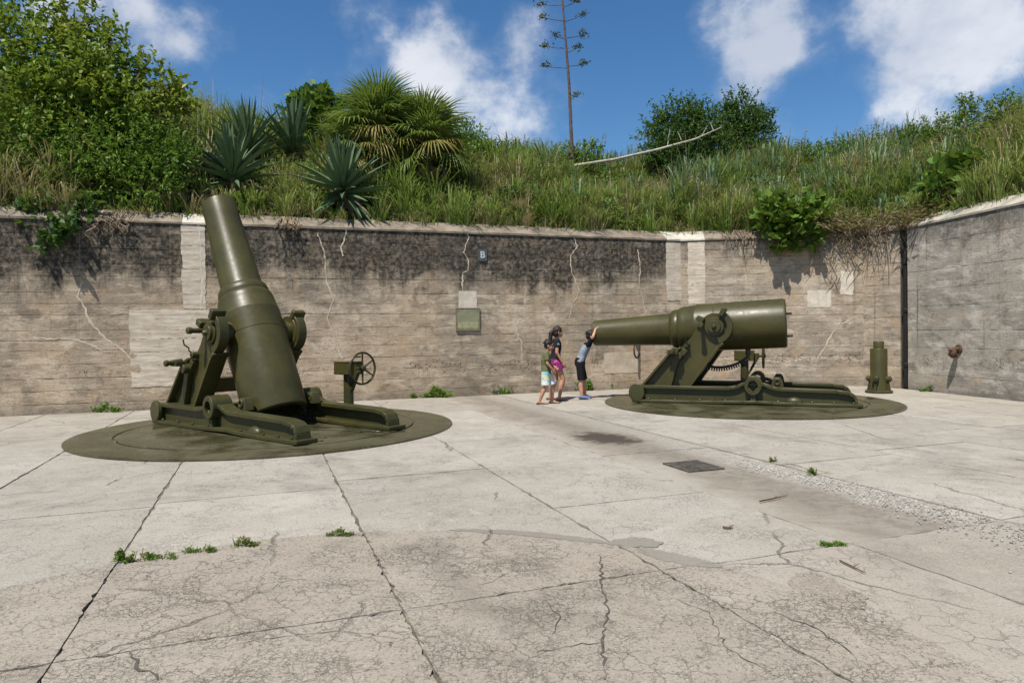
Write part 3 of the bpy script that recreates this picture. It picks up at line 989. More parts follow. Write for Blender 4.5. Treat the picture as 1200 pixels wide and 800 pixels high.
# ------------------------------------------------------------------ the mortars
def mortar(center, rz, elev, label, sd, bx=.18, shift=0.0):
    root = tag(empty('coast_mortar', (center[0], center[1], 0), rz), label, 'cannon', 'heavy mortars in the pit')
    r_ = random.Random(sd)
    # ---- base ring and racer
    MB().lathe([(2.10, .004), (2.70, .004), (2.70, .020), (2.66, .030), (2.13, .030), (2.12, .012), (2.10, .012)], None, 96).build('base_ring', M_racer, root, smooth=25)
    rac = MB()
    rac.lathe([(0, .038), (2.06, .038), (2.09, .030), (2.09, .006)], None, 96)
    racer = rac.build('racer_plate', M_racer, root, smooth=25)
    for y in (-.30, .30):
        MB().box(-1.6, 1.7, y - .03, y + .03, .036, .055).build('plate_rib', M_racer, racer, bevel=.006)
    for sx in (1, -1):
        mbr = MB()
        mbr.add([(0.5, -.05 * sx - .03, .037), (1.9, .5 * sx - .03, .037), (1.9, .5 * sx + .03, .037), (.5, -.05 * sx + .03, .037),
                 (0.5, -.05 * sx - .03, .056), (1.9, .5 * sx - .03, .056), (1.9, .5 * sx + .03, .056), (.5, -.05 * sx + .03, .056)],
                [(0, 3, 2, 1), (4, 5, 6, 7), (0, 1, 5, 4), (1, 2, 6, 5), (2, 3, 7, 6), (3, 0, 4, 7)])
        mbr.build('plate_rib', M_racer, racer, bevel=.006)
    # ---- two side girders
    for s in (-1, 1):
        yc = s * .76
        yo = s * .86            # outer edge
        yi = s * .64
        rl = MB()
        # webs: recessed behind the flanges
        web = [(-1.95, .06), (1.83, .06), (1.85, .16), (1.74, .25), (.40, .295), (.15, .33), (-.1, .30), (-1.95, .30)]
        rl.prism(web, yc - .035, yc + .035)
        top = [(-1.98, .315), (bx - .46, .305), (bx - .30, .325), (bx - .18, .375), (bx + .18, .375), (bx + .32, .325), (bx + .44, .305), (1.55, .285), (1.74, .262), (1.83, .22), (1.87, .15), (1.875, .07)]
        rl.strip(top, .052, min(yo, yi), max(yo, yi))
        bot = [(-2.02, .082), (-.9, .082), (-.5, .086), (.0, .098), (.25, .105), (.5, .092), (.9, .084), (1.95, .084)]
        rl.strip(bot, .046, min(yo, yi) - .05, max(yo, yi) + .05)
        # front pad with round end
        rl.box(-2.02, -1.85, min(yo, yi) + .004, max(yo, yi) - .004, .08, .30)
        rail = rl.build('side_girder', M_olive_cast, root, smooth=40, bevel=.008)
        rail.scale = (1, 1, 1.16)
        MB().cyl((-1.93, yo - s * .01, .195), (-1.93, yo + s * .055, .195), .150, seg=28).build('end_boss', M_olive_cast, rail)
        # centre bearing: ring with a through hole
        MB().cyl((bx, yi - s * .02, .335), (bx, yo + s * .07, .335), .150, seg=28, hole=.085).build('bearing_boss', M_olive_cast, rail)
        # Y shaped ribs under the bearing
        rb = MB()
        rb.prism([(bx + q - .18, z) for q, z in ((.13, .085), (.23, .085), (.22, .20), (.32, .29), (.24, .30), (.18, .235), (.12, .30), (.04, .29), (.14, .20))], yo - s * .06, yo + s * .03)
        rb.build('bearing_rib', M_olive_cast, rail, bevel=.006)
        # web stiffeners
        for x in (-1.45, -.95, -.45, .75, 1.2, 1.62):
            MB().box(x - .018, x + .018, min(yc, yo - s * .075), max(yc, yo - s * .075), .085, .262).build('stiffener', M_olive_cast, rail)
        # lugs standing on the inner edge
        for x in (bx + .40,):
            lg = MB()
            lg.prism([(x - .11, .30), (x + .11, .30), (x + .085, .40), (x + .05, .45), (x - .05, .45), (x - .085, .40)], yi - s * .14, yi - s * .005)
            lg.cyl((x, yi - s * .15, .385), (x, yi + s * .02, .385), .058, seg=16, hole=.030)
            lg.build('lug', M_olive_cast, rail, bevel=.006)
        # half-round cover low on the web and foundation bolts
        MB().ball((.86, yo - s * .05, .085), (.15, .085, .085), seg=18, rings=10).build('dome_cover', M_olive_cast, rail)
        for x in (-1.7, -1.2, -.75, -.3, .6, 1.15, 1.5, 1.8):
            MB().cyl((x, yo + s * .022, .078), (x, yo + s * .022, .112), .024, seg=6).build('bolt', M_olive_cast, rail)
    # cross beams under the saddle
    cb = MB()
    cb.box(-1.88, -1.66, -.64, .64, .09, .27)
    cb.build('cross_beam', M_olive_cast, root, bevel=.012)
        # ---- saddle cheeks
    TX, TZ_ = -.50, 1.465
    for s in (-1, 1):
        y0, y1 = s * .575, s * .655
        ch = MB()
        arc = [(TX + .26 * math.cos(a), TZ_ + .26 * math.sin(a)) for a in np.linspace(R(150), R(-62), 16)]
        poly = [(-1.88, .322), (-1.30, 1.00), (-1.12, 1.07), (-.93, 1.27)] + arc + [(-.42, 1.08), (-.96, .322)]
        ch.prism(poly, min(y0, y1), max(y0, y1))
        # edge flanges
        ch.strip([(-1.90, .325), (-1.31, 1.02), (-1.12, 1.09)], .045, min(s * .50, s * .76), max(s * .50, s * .76))
        ch.strip([(-.33, 1.14), (-.42, 1.07), (-.94, .325)], .045, min(s * .50, s * .76), max(s * .50, s * .76))
        ck = ch.build('saddle_cheek', M_olive, root, smooth=35, bevel=.008)
        # slanting rib, with the housing that throws the triangular shade
        rb = MB()
        rb.prism([(-1.42, .325), (-1.30, .325), (-1.16, .80), (-.98, 1.02), (-1.06, 1.06), (-1.26, .90)], min(s * .655, s * .74), max(s * .655, s * .74))
        rb.build('cheek_rib', M_olive, ck, bevel=.008)
        MB().cyl((-1.15, s * .64, .92), (-1.15, s * .83, .92), .085, .07, seg=18).build('gear_housing', M_olive_cast, ck)
        # trunnion bearing: round face, pin, C-shaped bracket behind it
        MB().cyl((TX, s * .40, TZ_), (TX, s * .735, TZ_), .175, seg=36).build('trunnion', M_olive, ck)
        MB().cyl((TX, s * .73, TZ_), (TX, s * .775, TZ_), .12, seg=28).build('trunnion_cap', M_olive_cast, ck)
        MB().cyl((TX, s * .77, TZ_), (TX, s * .83, TZ_), .045, .03, seg=14).build('trunnion_pin', M_olive_cast, ck)
        br = MB()
        Mx = Matrix.Translation((TX, s * .585, TZ_)) @ Matrix.Rotation(PI / 2, 4, 'X')
        w_ = .15
        hs = (0, -w_) if s > 0 else (0, w_)
        lo, hi = min(hs), max(hs)
        br.lathe([(.225, lo), (.325, lo), (.325, hi), (.225, hi), (.225, lo)], Mx, 22, R(-75), R(62))
        br.build('bearing_bracket', M_olive_cast, ck, smooth=40, bevel=.006)
        lug = MB()
        a = R(60)
        Ml = Matrix.Translation((TX, s * .68, TZ_)) @ Matrix.Rotation(-a, 4, 'Y')
        lug.box(.23, .39, -.11, .11, -.045, .045, Ml)
        lug.build('bracket_lug', M_olive_cast, ck, bevel=.012)
        lug2 = MB()
        Ml = Matrix.Translation((TX, s * .68, TZ_)) @ Matrix.Rotation(R(-150), 4, 'Y')
        lug2.box(.22, .36, -.09, .09, -.05, .05, Ml)
        lug2.build('bracket_lug', M_olive_cast, ck, bevel=.012)
        # aiming gear on the outside
        if s < 0:
            g = MB()
            g.cyl((-.72, -.70, 1.50), (-.72, -.90, 1.50), .040, seg=14)
            g.cyl((-.72, -.88, 1.50), (-.72, -.95, 1.50), .052, seg=14)
            g.build('sight_bracket', M_olive_cast, ck)
            g = MB()
            g.box(-1.34, -1.14, -.92, -.66, .96, 1.03)
            g.cyl((-1.24, -.78, 1.03), (-1.24, -1.00, 1.01), .050, .035, seg=14)
            g.cyl((-1.24, -.99, 1.01), (-1.24, -1.05, 1.01), .048, seg=12)
            g.build('elevation_gear', M_olive_cast, ck, bevel=.004)
            MB().tube([(-1.0, -.70, 1.12), (-1.02, -.78, 1.2), (-1.0, -.79, 1.24), (-.98, -.87, 1.29), (-.97, -.89, 1.37)], .011, 8).build('crank_rod', M_olive_cast, ck)
            MB().cyl((-1.0, -.64, 1.13), (-1.0, -.76, 1.13), .05, seg=12).build('gear_knob', M_olive_cast, ck)
    sd_b = MB()
    sd_b.box(-1.52, -1.36, -.56, .56, .50, .74)
    sd_b.build('saddle_transom', M_olive, root, bevel=.015)
    # ---- barrel, tilting about the trunnions; local axis -x is the muzzle
    piv = Matrix.Translation((TX, 0, TZ_)) @ Matrix.Rotation(elev, 4, 'Y') @ Matrix.Translation((shift, 0, 0))
    def along(prof):           # (r, distance from trunnion towards muzzle)
        return MB().lathe(prof, piv @ Matrix.Rotation(-PI / 2, 4, 'Y'), 64)
    br = along([(.152, 1.3), (.152, 2.46), (.165, 2.50), (.246, 2.50), (.263, 2.488), (.267, 2.46), (.272, 2.2), (.318, .93), (.326, .90),
                (.352, .885), (.375, .85), (.386, .80), (.388, .765), (.384, .745), (.404, .72), (.418, .69), (.430, .63), (.452, .41), (.455, .405), (.455, .397), (.462, .394),
                (.462, .06), (.4565, .052), (.4565, .040), (.462, .032), (.466, -.35), (.466, -1.19), (.458, -1.225), (.44, -1.24), (.36, -1.24), (.36, -1.12), (.165, -1.12), (.16, -.6)])
    barrel = br.build('barrel', M_olive, root, smooth=28)
    along([(0, 1.3), (.1525, 1.3)]).build('bore_end', M_black, barrel)
    bb = along([(0, -1.16), (.20, -1.16), (.22, -1.15), (.22, -1.10)])
    bb.build('breech_block', M_olive_cast, barrel)
    for a in (R(28), R(-38)):
        p = piv @ Vector((1.22, .40 * math.cos(a), .40 * math.sin(a)))
        q = piv @ Vector((1.34, .40 * math.cos(a), .40 * math.sin(a)))
        MB().cyl(p, q, .022, seg=10).build('breech_pin', M_black, barrel)
    # toothed elevating arc below the barrel
    rk = MB()
    Mr = piv @ Matrix.Rotation(PI / 2, 4, 'X')
    a0, a1 = R(-138), R(-48)
    rk.lathe([(.77, -.045), (.815, -.045), (.815, .045), (.77, .045), (.77, -.045)], Mr, 40, a0, a1)
    rack = rk.build('elevating_arc', M_black, barrel, smooth=40)
    tooth = MB().box(-.011, .011, -.045, .045, -.005, .050).mesh('tooth', M_black, 0)
    nt = 28
    for k in range(nt):
        a = a0 + (a1 - a0) * (k + .5) / nt
        to = obj('tooth', tooth, rack)
        to.matrix_local = piv @ Matrix.Translation((.815 * math.cos(a), 0, .815 * math.sin(a))) @ Matrix.Rotation(PI / 2 - a - PI, 4, 'Y') @ Matrix.Rotation(PI, 4, 'X')
    for a in (a0, a1):
        p = piv @ Vector((.79 * math.cos(a), 0, .79 * math.sin(a)))
        q = piv @ Vector((.79 * math.cos(a) * (.80 if a == a0 else 1.0), 0, -.40))
        MB().cyl(p, q, .05, seg=10).build('arc_bracket', M_olive_cast, barrel)
    # ---- hand wheel pedestal on the right side
    ped = MB()
    px_, py_ = -.12, 1.50
    ped.cyl((px_, py_, .03), (px_, py_, .11), .17, seg=24)
    ped.cyl((px_, py_, .10), (px_, py_, .78), .088, .080, seg=24)
    post = ped.build('pedestal', M_olive_cast, root)
    MB().box(px_ - .20, px_ + .20, py_ - .15, py_ + .15, .735, .94).build('gear_box', M_olive, post, bevel=.012)
    MB().box(px_ - .205, px_ + .205, py_ - .155, py_ + .155, .94, .955).build('gear_box_lid', M_olive, post, bevel=.005)
    arm = MB()
    arm.prism([(px_ + .06, .45), (px_ + .10, .45), (px_ + .30, .80), (px_ + .30, .90), (px_ + .2, .90), (px_ + .2, .76)], py_ - .035, py_ + .035)
    arm.build('wheel_arm', M_olive_cast, post, bevel=.006)
    wx = px_ + .38
    wz = .845
    MB().cyl((px_ + .19, py_, wz), (wx + .05, py_, wz), .035, seg=14).build('wheel_shaft', M_olive_cast, post)
    rim = MB()
    Mw = Matrix.Translation((wx, py_, wz)) @ Matrix.Rotation(PI / 2, 4, 'Y')
    rim.lathe([(.262 + .019 * math.cos(k * PI / 4), .019 * math.sin(k * PI / 4)) for k in range(9)], Mw, 40)
    wh = rim.build('hand_wheel', M_olive_cast, post, smooth=60)
    for k in range(6):
        a = k * PI / 3 + .52
        MB().cyl((wx, py_ + .03 * math.cos(a), wz + .03 * math.sin(a)), (wx, py_ + .258 * math.cos(a), wz + .258 * math.sin(a)), .017, .013, seg=8).build('spoke', M_olive_cast, wh)
    MB().cyl((wx - .03, py_, wz), (wx + .045, py_, wz), .048, seg=16).build('hub', M_olive_cast, wh)
    MB().cyl((wx, py_ - .17, wz + .20), (wx + .16, py_ - .17, wz + .20), .014, seg=8).build('wheel_handle', M_olive_cast, wh)
    return root

mortar((-3.64, 10.38), math.atan2(-.627, .78), R(64.5), 'olive mortar at the left with its barrel raised steeply', 1, -.20, .13)
mortar((4.50, 13.18), math.atan2(-.384, .923), R(-2.2), 'olive mortar at the right with its barrel level over the disc', 2)

# ------------------------------------------------------------------ post by the corner
pb = G(1030, 460)
post = tag(empty('bollard', pb, 0), 'short olive steel bollard near the corner slot behind the right gun', 'bollard')
MB().lathe([(0, .01), (.27, .01), (.27, .045), (.255, .055), (.19, .06), (.17, .06)], None, 40).build('base_flange', M_olive_cast, post)
sh = MB().lathe([(.175, .05), (.175, .10), (.168, .12), (.168, .94), (.160, .955), (.10, .957), (0, .957)], None, 40).build('shaft', M_olive, post)
MB().lathe([(.105, .955), (.105, 1.10), (.098, 1.11), (0, 1.11)], None, 32).build('cap', M_olive, post)
for k in range(4):
    a = k * PI / 2 + .75
    M4 = Matrix.Rotation(a, 4, 'Z')
    lg = MB()
    lg.cyl(M4 @ Vector((.14, 0, .30)), M4 @ Vector((.235, 0, .30)), .065, seg=18)
    lg.cyl(M4 @ Vector((.23, 0, .30)), M4 @ Vector((.26, 0, .30)), .035, seg=6)
    g = lg.build('lug', M_olive_cast, post)
    gs = MB()
    gs.prism([(.16, .05), (.24, .05), (.205, .22), (.205, .30), (.16, .30)], -.022, .022, M4)
    gs.build('gusset', M_olive_cast, post, bevel=.005)

# ------------------------------------------------------------------ wall fittings
def on_wall(W, px, py, off=.02):
    x, z = W.loc(px, py)
    return W.p0 + W.d * x + W.n * off + Vector((0, 0, z))
# plaque
M_plaque = m_solid('verdigris_plate', (.225, .225, .135), .6, .3)
M_plaque2 = m_solid('verdigris_plate_pale', (.31, .30, .17), .6, .3)
M_frame = m_solid('bronze_frame', (.165, .14, .09), .5, .4)
p = on_wall(wl, 548, 374, .024)
pq = tag(empty('plaque', p, wl.rz), 'green weathered metal plaque under the white cement square', 'plaque')
MB().box(-.255, .255, -.012, .02, -.23, .23).build('plate', M_plaque, pq, smooth=0)
MB().box(-.235, .235, -.0155, -.0125, -.20, -.06).build('lower_panel', M_plaque2, pq, smooth=0)
for (x0, x1, z0, z1) in ((-.28, .28, .23, .255), (-.28, .28, -.262, -.23), (-.28, -.255, -.23, .23), (.255, .28, -.23, .23)):
    MB().box(x0, x1, -.018, .018, z0, z1).build('frame_bar', M_frame, pq, smooth=0, bevel=.004)
for k in range(4):
    MB().cyl(((-1 if k % 2 else 1) * .225, -.02, (-1 if k < 2 else 1) * .20), ((-1 if k % 2 else 1) * .225, -.01, (-1 if k < 2 else 1) * .20), .012, seg=8).build('screw', M_frame, pq)
# letter sign
p = on_wall(wl, 565, 299, .024)
sg = tag(empty('letter_sign', p, wl.rz), 'small dark plate with a white letter B high on the wall', 'sign')
M_sign = m_solid('dark_grey_enamel', (.075, .088, .086), .4, .4)
M_white = m_solid('white_enamel', (.48, .54, .54), .5, .3)
pl = []
for (cx, cz, a0) in ((.075, .105, 0), (-.075, .105, 90), (-.075, -.105, 180), (.075, -.105, 270)):
    for k in range(5):
        a = R(a0 + 22.5 * k)
        pl.append((cx + .03 * math.cos(a), cz + .03 * math.sin(a)))
MB().prism(pl, -.012, .018).build('plate', M_sign, sg, smooth=0)
fc = bpy.data.curves.new('letter', 'FONT')
fc.body = 'B'
fc.size = .21
fc.extrude = .003
fc.offset = .004
fc.align_x, fc.align_y = 'CENTER', 'CENTER'
tmp = bpy.data.objects.new('letter_tmp', fc)
C.objects.link(tmp)
bpy.context.view_layer.update()
lm = bpy.data.meshes.new_from_object(tmp.evaluated_get(bpy.context.evaluated_depsgraph_get()))
bpy.data.objects.remove(tmp)
lm.materials.clear()
lm.materials.append(M_white)
lo = obj('letter', lm, sg)
lo.rotation_euler = (PI / 2, 0, 0)
lo.location = (0, -.0155, 0)
# iron ring hanging on the wall
p = on_wall(wl, 744, 400, .03)
ir = tag(empty('iron_ring', p, wl.rz), 'rusty iron ring hanging on the wall under the right barrel', 'ring')
MB().cyl((0, .03, 0), (0, -.06, 0), .03, seg=12).build('staple', M_rust, ir)
ring = MB().lathe([(.20 + .022 * math.cos(k * PI / 4), .022 * math.sin(k * PI / 4)) for k in range(9)], Matrix.Translation((0, -.075, -.20)) @ Matrix.Rotation(R(40), 4, 'Z') @ Matrix.Rotation(PI / 2, 4, 'X'), 32)
ring.build('ring', M_rust, ir, smooth=60)
# hook on the return wall
p = on_wall(wr, 1124, 409, .0)
hk = tag(empty('wall_hook', p, wr.rz), 'rusty iron mooring hook jutting from the grey return wall', 'hook')
MB().lathe([(0, .0), (.095, .0), (.10, .02), (.085, .04), (0, .045)], Matrix.Rotation(PI / 2, 4, 'X'), 20).build('wall_plate', M_rust, hk)
MB().tube([(0, -.02, 0), (0, -.13, .0), (0, -.20, -.03), (0, -.21, -.09), (0, -.15, -.14), (0, -.06, -.13)], [.055, .055, .055, .052, .048, .035], 10).build('hook', M_rust, hk)
MB().ball((0, -.15, -.07), (.08, .07, .10)).build('knuckle', M_rust, hk)

# drain grate in the channel
M_grate = m_plain('dirty_iron', (.095, .083, .068), .4, .8, 12, .004)
gc = G(812, 546)
gr = tag(empty('drain_grate', (gc.x, gc.y, -.004), GA), 'dark iron drain grate set in the stained channel', 'grate')
MB().box(-.21, .21, -.24, .24, -.006, .001).build('pan', M_black, gr, smooth=0)
for (x0, x1, y0, y1) in ((-.21, .21, -.24, -.205), (-.21, .21, .205, .24), (-.21, -.175, -.205, .205), (.175, .21, -.205, .205)):
    MB().box(x0, x1, y0, y1, .001, .014).build('frame_bar', M_grate, gr, smooth=0)
for k in range(10):
    x = -.153 + k * .034
    MB().box(x - .011, x + .011, -.205, .205, .0012, .012).build('bar', M_grate, gr, smooth=0)

# ------------------------------------------------------------------ vegetation helpers
def unit(v):
    return v / np.maximum(np.linalg.norm(v, axis=-1, keepdims=True), 1e-9)

def leaves(P, D, length, width, shape='diamond', nup=1.1, jit=.55):
    """leaf shapes at P pointing along D"""
    N = len(P)
    D = unit(D)
    up = rng.normal(0, 1, (N, 3)) * jit + np.array([0, 0, nup])
    S = unit(np.cross(D, up))
    U = np.cross(S, D)
    L = length * rng.uniform(.6, 1.25, (N, 1))
    Wd = width * rng.uniform(.7, 1.2, (N, 1)) * .5
    if shape == 'round':
        pts = [(0, 0), (.25, .85), (.65, 1.0), (1, .0), (.65, -1.0), (.25, -.85)]
        V = np.stack([P + D * L * a + S * Wd * b + U * (abs(b) * .12 * L) for a, b in pts], 1)
        return V, 6, [(0, 1, 2, 3), (0, 3, 4, 5)]
    pts = [(0, 0), (.45, 1.0), (1, 0), (.45, -1.0)]
    V = np.stack([P + D * L * a + S * Wd * b + U * (abs(b) * .10 * L) - np.array([0, 0, 1]) * (a > .9) * .12 * L for a, b in pts], 1)
    return V, 4, [(0, 1, 2), (0, 2, 3)]

def twig_cloud(clumps, ntw, nleaf, tw_len):
    """points and directions of leaves on twigs spread through ellipsoids"""
    Ps, Ds = [], []
    for c, r in clumps:
        c = np.array(c)
        r = np.array(r)
        n = int(ntw * max(r[0] * r[1] * r[2], .01) ** (2 / 3) * 3)
        n = max(n, 6)
        d = unit(rng.normal(0, 1, (n, 3)))
        rad = rng.uniform(.25, 1.0, (n, 1)) ** .45
        ph = rng.uniform(0, 6, 6)
        bump = 1 + .22 * np.sin(3.1 * d[:, :1] * 2 + ph[0]) * np.sin(2.7 * d[:, 1:2] * 2 + ph[1]) + .16 * np.sin(6 * d[:, 2:3] + ph[2]) + rng.normal(0, .10, (n, 1))
        p = c + d * r * rad * bump
        shoot = (rng.random((n, 1)) < .10) * rng.uniform(.08, .38, (n, 1))
        p = p + d * r * shoot + np.array([0, 0, 1.0]) * shoot * r[2] * .5
        td = unit(d * .8 + np.array([0, 0, .45]) + rng.normal(0, .45, (n, 3)))
        f = np.tile(np.linspace(0, 1, nleaf), n)[:, None]
        pp = np.repeat(p, nleaf, 0) + np.repeat(td, nleaf, 0) * f * tw_len * rng.uniform(.6, 1.2, (n * nleaf, 1))
        side = rng.normal(0, 1, (n * nleaf, 3))
        dd = unit(np.repeat(td, nleaf, 0) * .7 + unit(side) * .9)
        Ps.append(pp)
        Ds.append(dd)
    return np.concatenate(Ps), np.concatenate(Ds)

def shrub(name, label, cat, base, groups, trunk_r=.06, group=None, bark=None):
    """groups: list of (clumps, material, leaf length, leaf width, shape, twigs, leaves per twig, twig length)"""
    root = tag(empty(name, base), label, cat, group)
    b = Vector(base)
    tr = MB()
    k = 0
    for (clumps, m, ll, lw, shp, ntw, nl, tl) in groups:
        P, D = twig_cloud([(Vector(c) - b, r) for c, r in clumps], ntw, nl, tl)
        V, n, F = leaves(P, D, ll, lw, shp)
        obj('crown' if k == 0 else 'leaf_cluster', np_mesh('crown', V, n, F, m), root)
        k += 1
        for c, r in clumps:
            e = Vector(c) - b
            mid = Vector((e.x * .35 + rnd.uniform(-.1, .1), e.y * .35 + rnd.uniform(-.1, .1), e.z * .5))
            q = Vector((e.x * .8, e.y * .8, e.z * .85))
            tr.tube([(rnd.uniform(-.05, .05), rnd.uniform(-.05, .05), -.15), mid, q, e + Vector((rnd.uniform(-.3, .3) * r[0], 0, r[2] * .5))], [trunk_r, trunk_r * .7, trunk_r * .4, trunk_r * .12], 6)
    tr.build('trunk', bark or M_bark, root, smooth=60)
    return root

def cl(px, py, depth, rp, fy=1.0, dy=0.0, fz=1.0):
    p = A(px, py, depth + dy)
    r = rp * depth / FPX
    return (p, (r, r * fy, r * fz))

# ---- big leafy tree and feathery bush at the left
tb = T(95, 224)
dz = tb.y
shrub('broadleaf_tree', 'tall yellow-green leafy tree at the upper left above the wall', 'tree', tb, [
    ([cl(92, 62, dz, 30, .9, .4), cl(122, 78, dz, 26, .9, .2), cl(146, 122, dz, 28, .9, .1), cl(112, 128, dz, 32, .9, 0), cl(182, 142, dz, 19, 1, .2),
      cl(86, 22, dz, 24, 1, .5), cl(62, 84, dz, 42, 1, .2), cl(20, 50, dz, 50, 1, .4), cl(24, 120, dz, 44, 1, .1), cl(112, 46, dz, 13, 1, .3), cl(78, 110, dz, 36, 1, .0),
      cl(162, 98, dz, 13, 1, .3), cl(205, 118, dz, 8, 1, .4), cl(194, 104, dz, 9, 1, .4), cl(174, 74, dz, 9, 1, .4), cl(152, 66, dz, 12, 1, .4), cl(206, 98, dz, 5, 1, .4), cl(218, 128, dz, 7, 1, .4),
      cl(190, 124, dz, 12, 1, .3), cl(132, 40, dz, 7, 1, .3), cl(128, 102, dz, 22, 1, .0), cl(98, 90, dz, 26, 1, -.2)],
     M_leaf_yel, .15, .080, 'diamond', 105, 8, .30)], .09)
fb = T(140, 234)
dz = fb.y
shrub('feathery_bush', 'bright green feathery bush under the leafy tree at the left', 'bush', fb, [
    ([cl(106, 172, dz, 36, .7, .1), cl(152, 172, dz, 32, .7, .1), cl(188, 184, dz, 24, .7, .1), cl(128, 208, dz, 34, .6, -.1), cl(176, 212, dz, 28, .6, -.1),
      cl(84, 206, dz, 36, .6, -.1), cl(206, 198, dz, 14, .8, .1), cl(60, 176, dz, 40, .7, .1), cl(20, 200, dz, 45, .7, .0), cl(212, 178, dz, 10, .8, .2), cl(130, 146, dz, 20, .7, .2), cl(100, 228, dz, 22, .5, -.1), cl(150, 230, dz, 22, .5, -.1)],
     M_leaf_grn, .105, .040, 'diamond', 230, 12, .34)], .05)
# dark undergrowth hanging over the wall at the far left
ub = T(82, 247)
dz = ub.y
shrub('hanging_shrub', 'dark leafy branch hanging over the wall at the left edge', 'bush', ub, [
    ([cl(72, 262, dz, 11, .5, -.38), cl(58, 250, dz, 16, .6, -.25), cl(36, 262, dz, 18, .6, -.35), cl(72, 276, dz, 6, .5, -.48), cl(60, 288, dz, 7, .5, -.5), cl(96, 250, dz, 9, .5, -.2)],
     M_leaf_dark, .17, .10, 'round', 120, 5, .2)], .025)

# ---- sea grape behind the agaves
sb_ = T(372, 176)
dz = sb_.y
shrub('round_leaf_shrub', 'light green round-leaved shrub on the ridge left of the fan palms', 'bush', sb_, [
    ([cl(368, 138, dz, 26, .9), cl(392, 146, dz, 22, .9), cl(352, 128, dz, 14, .9), cl(372, 118, dz, 13, .9), cl(385, 168, dz, 22, .9, -.4)],
     M_leaf_grape, .21, .19, 'round', 90, 5, .25)], .05)
# ---- bushes along the ridge
def ridge_bush(label, base_px, blobs, m, ll, lw, ntw, shp='diamond', name='bush', nl=8, tl=.22, tr=.04, cat='bush', group=None):
    b = T(*base_px)
    return shrub(name, label, cat, b, [([cl(x, y, b.y, r, .9, dy) for x, y, r, dy in blobs], m, ll, lw, shp, ntw, nl, tl)], tr, group)
ridge_bush('dense green bush on the ridge just right of the fan palms', (545, 200), [(540, 168, 20, .2), (556, 172, 18, .3), (528, 178, 18, 0), (548, 186, 18, 0)], M_leaf_grn, .11, .05, 210)
ridge_bush('small dark bush on the ridge between palms and flower stalk', (592, 200), [(586, 182, 13, .2), (600, 186, 12, .2), (575, 186, 11, 0)], M_leaf_dark, .10, .05, 210)
ridge_bush('leafy shrub at the foot of the tall flower stalk', (676, 200), [(664, 182, 13, .4), (690, 178, 12, .5), (680, 190, 12, .1), (652, 190, 10, .3)], M_leaf_grn, .13, .05, 170)
ridge_bush('dark bushy tree on the ridge behind the fallen stalk', (800, 208), [(795, 148, 30, .5), (775, 160, 22, .5), (818, 154, 28, .5), (806, 176, 30, .2), (832, 172, 22, .2), (790, 186, 24, -.1), (770, 184, 16, 0)],
           M_leaf_dark, .12, .055, 230, name='scrub_tree', tr=.07, cat='tree')
ridge_bush('rounded dark bushy tree on the ridge with the fallen stalk resting against it', (868, 206), [(868, 140, 27, .5), (880, 158, 24, .4), (858, 166, 24, .3), (872, 184, 26, .0), (890, 142, 14, .5), (852, 136, 13, .5)],
           M_leaf_dark, .11, .055, 260, name='scrub_tree', tr=.07, cat='tree')
for k, (bx, by, bl, lab) in enumerate((
        (955, 205, [(940, 186, 16, .2), (962, 184, 17, .3), (985, 182, 15, .3)], 'low bush on the ridge right of the rounded tree'),
        (1020, 200, [(1008, 178, 16, .3), (1030, 174, 17, .3), (1050, 172, 14, .4), (1020, 190, 14, 0)], 'low bush on the ridge below the feathery plumes'),
        (1085, 192, [(1072, 166, 17, .3), (1095, 160, 18, .4), (1082, 180, 16, 0), (1112, 152, 14, .5)], 'spreading bush on the rising ridge near the right edge'),
        (1135, 190, [(1128, 146, 14, .4), (1150, 138, 16, .5), (1175, 134, 18, .4), (1140, 168, 16, 0), (1170, 165, 20, 0), (1131, 124, 6, .6)], 'taller dark bush on the ridge at the right edge'))):
    ridge_bush(lab, (bx, by), bl, M_cover, .10, .045, 240)
ridge_bush('dark low bush in the long grass above the white crack', (600, 246), [(600, 236, 13, 0), (618, 240, 11, 0), (585, 242, 10, 0)], M_leaf_dark, .09, .035, 200)
ridge_bush('round green-leaved shrub at the right edge above the return wall', (1118, 240), [(1112, 216, 18, .1), (1128, 206, 18, .2), (1100, 226, 12, 0), (1150, 215, 24, .2)], M_leaf_grape, .26, .22, 75, 'round', 'round_leaf_shrub', 5, .25)
# overhanging round-leaf clump on the wall top behind the right gun
ob = T(930, 262)
dz = 17.0
shrub('round_leaf_shrub', 'glossy round-leaved shrub spilling over the wall behind the right gun', 'bush', ob, [
    ([cl(932, 258, dz, 22, .5, -.3), cl(912, 262, dz, 17, .5, -.3), cl(950, 262, dz, 15, .5, -.3), cl(920, 278, dz, 12, .4, -.36), cl(942, 282, dz, 9, .4, -.36), cl(905, 248, dz, 16, .8, -.1), cl(955, 246, dz, 14, .8, 0)],
     M_leaf_grape, .20, .17, 'round', 105, 6, .24)], .035)

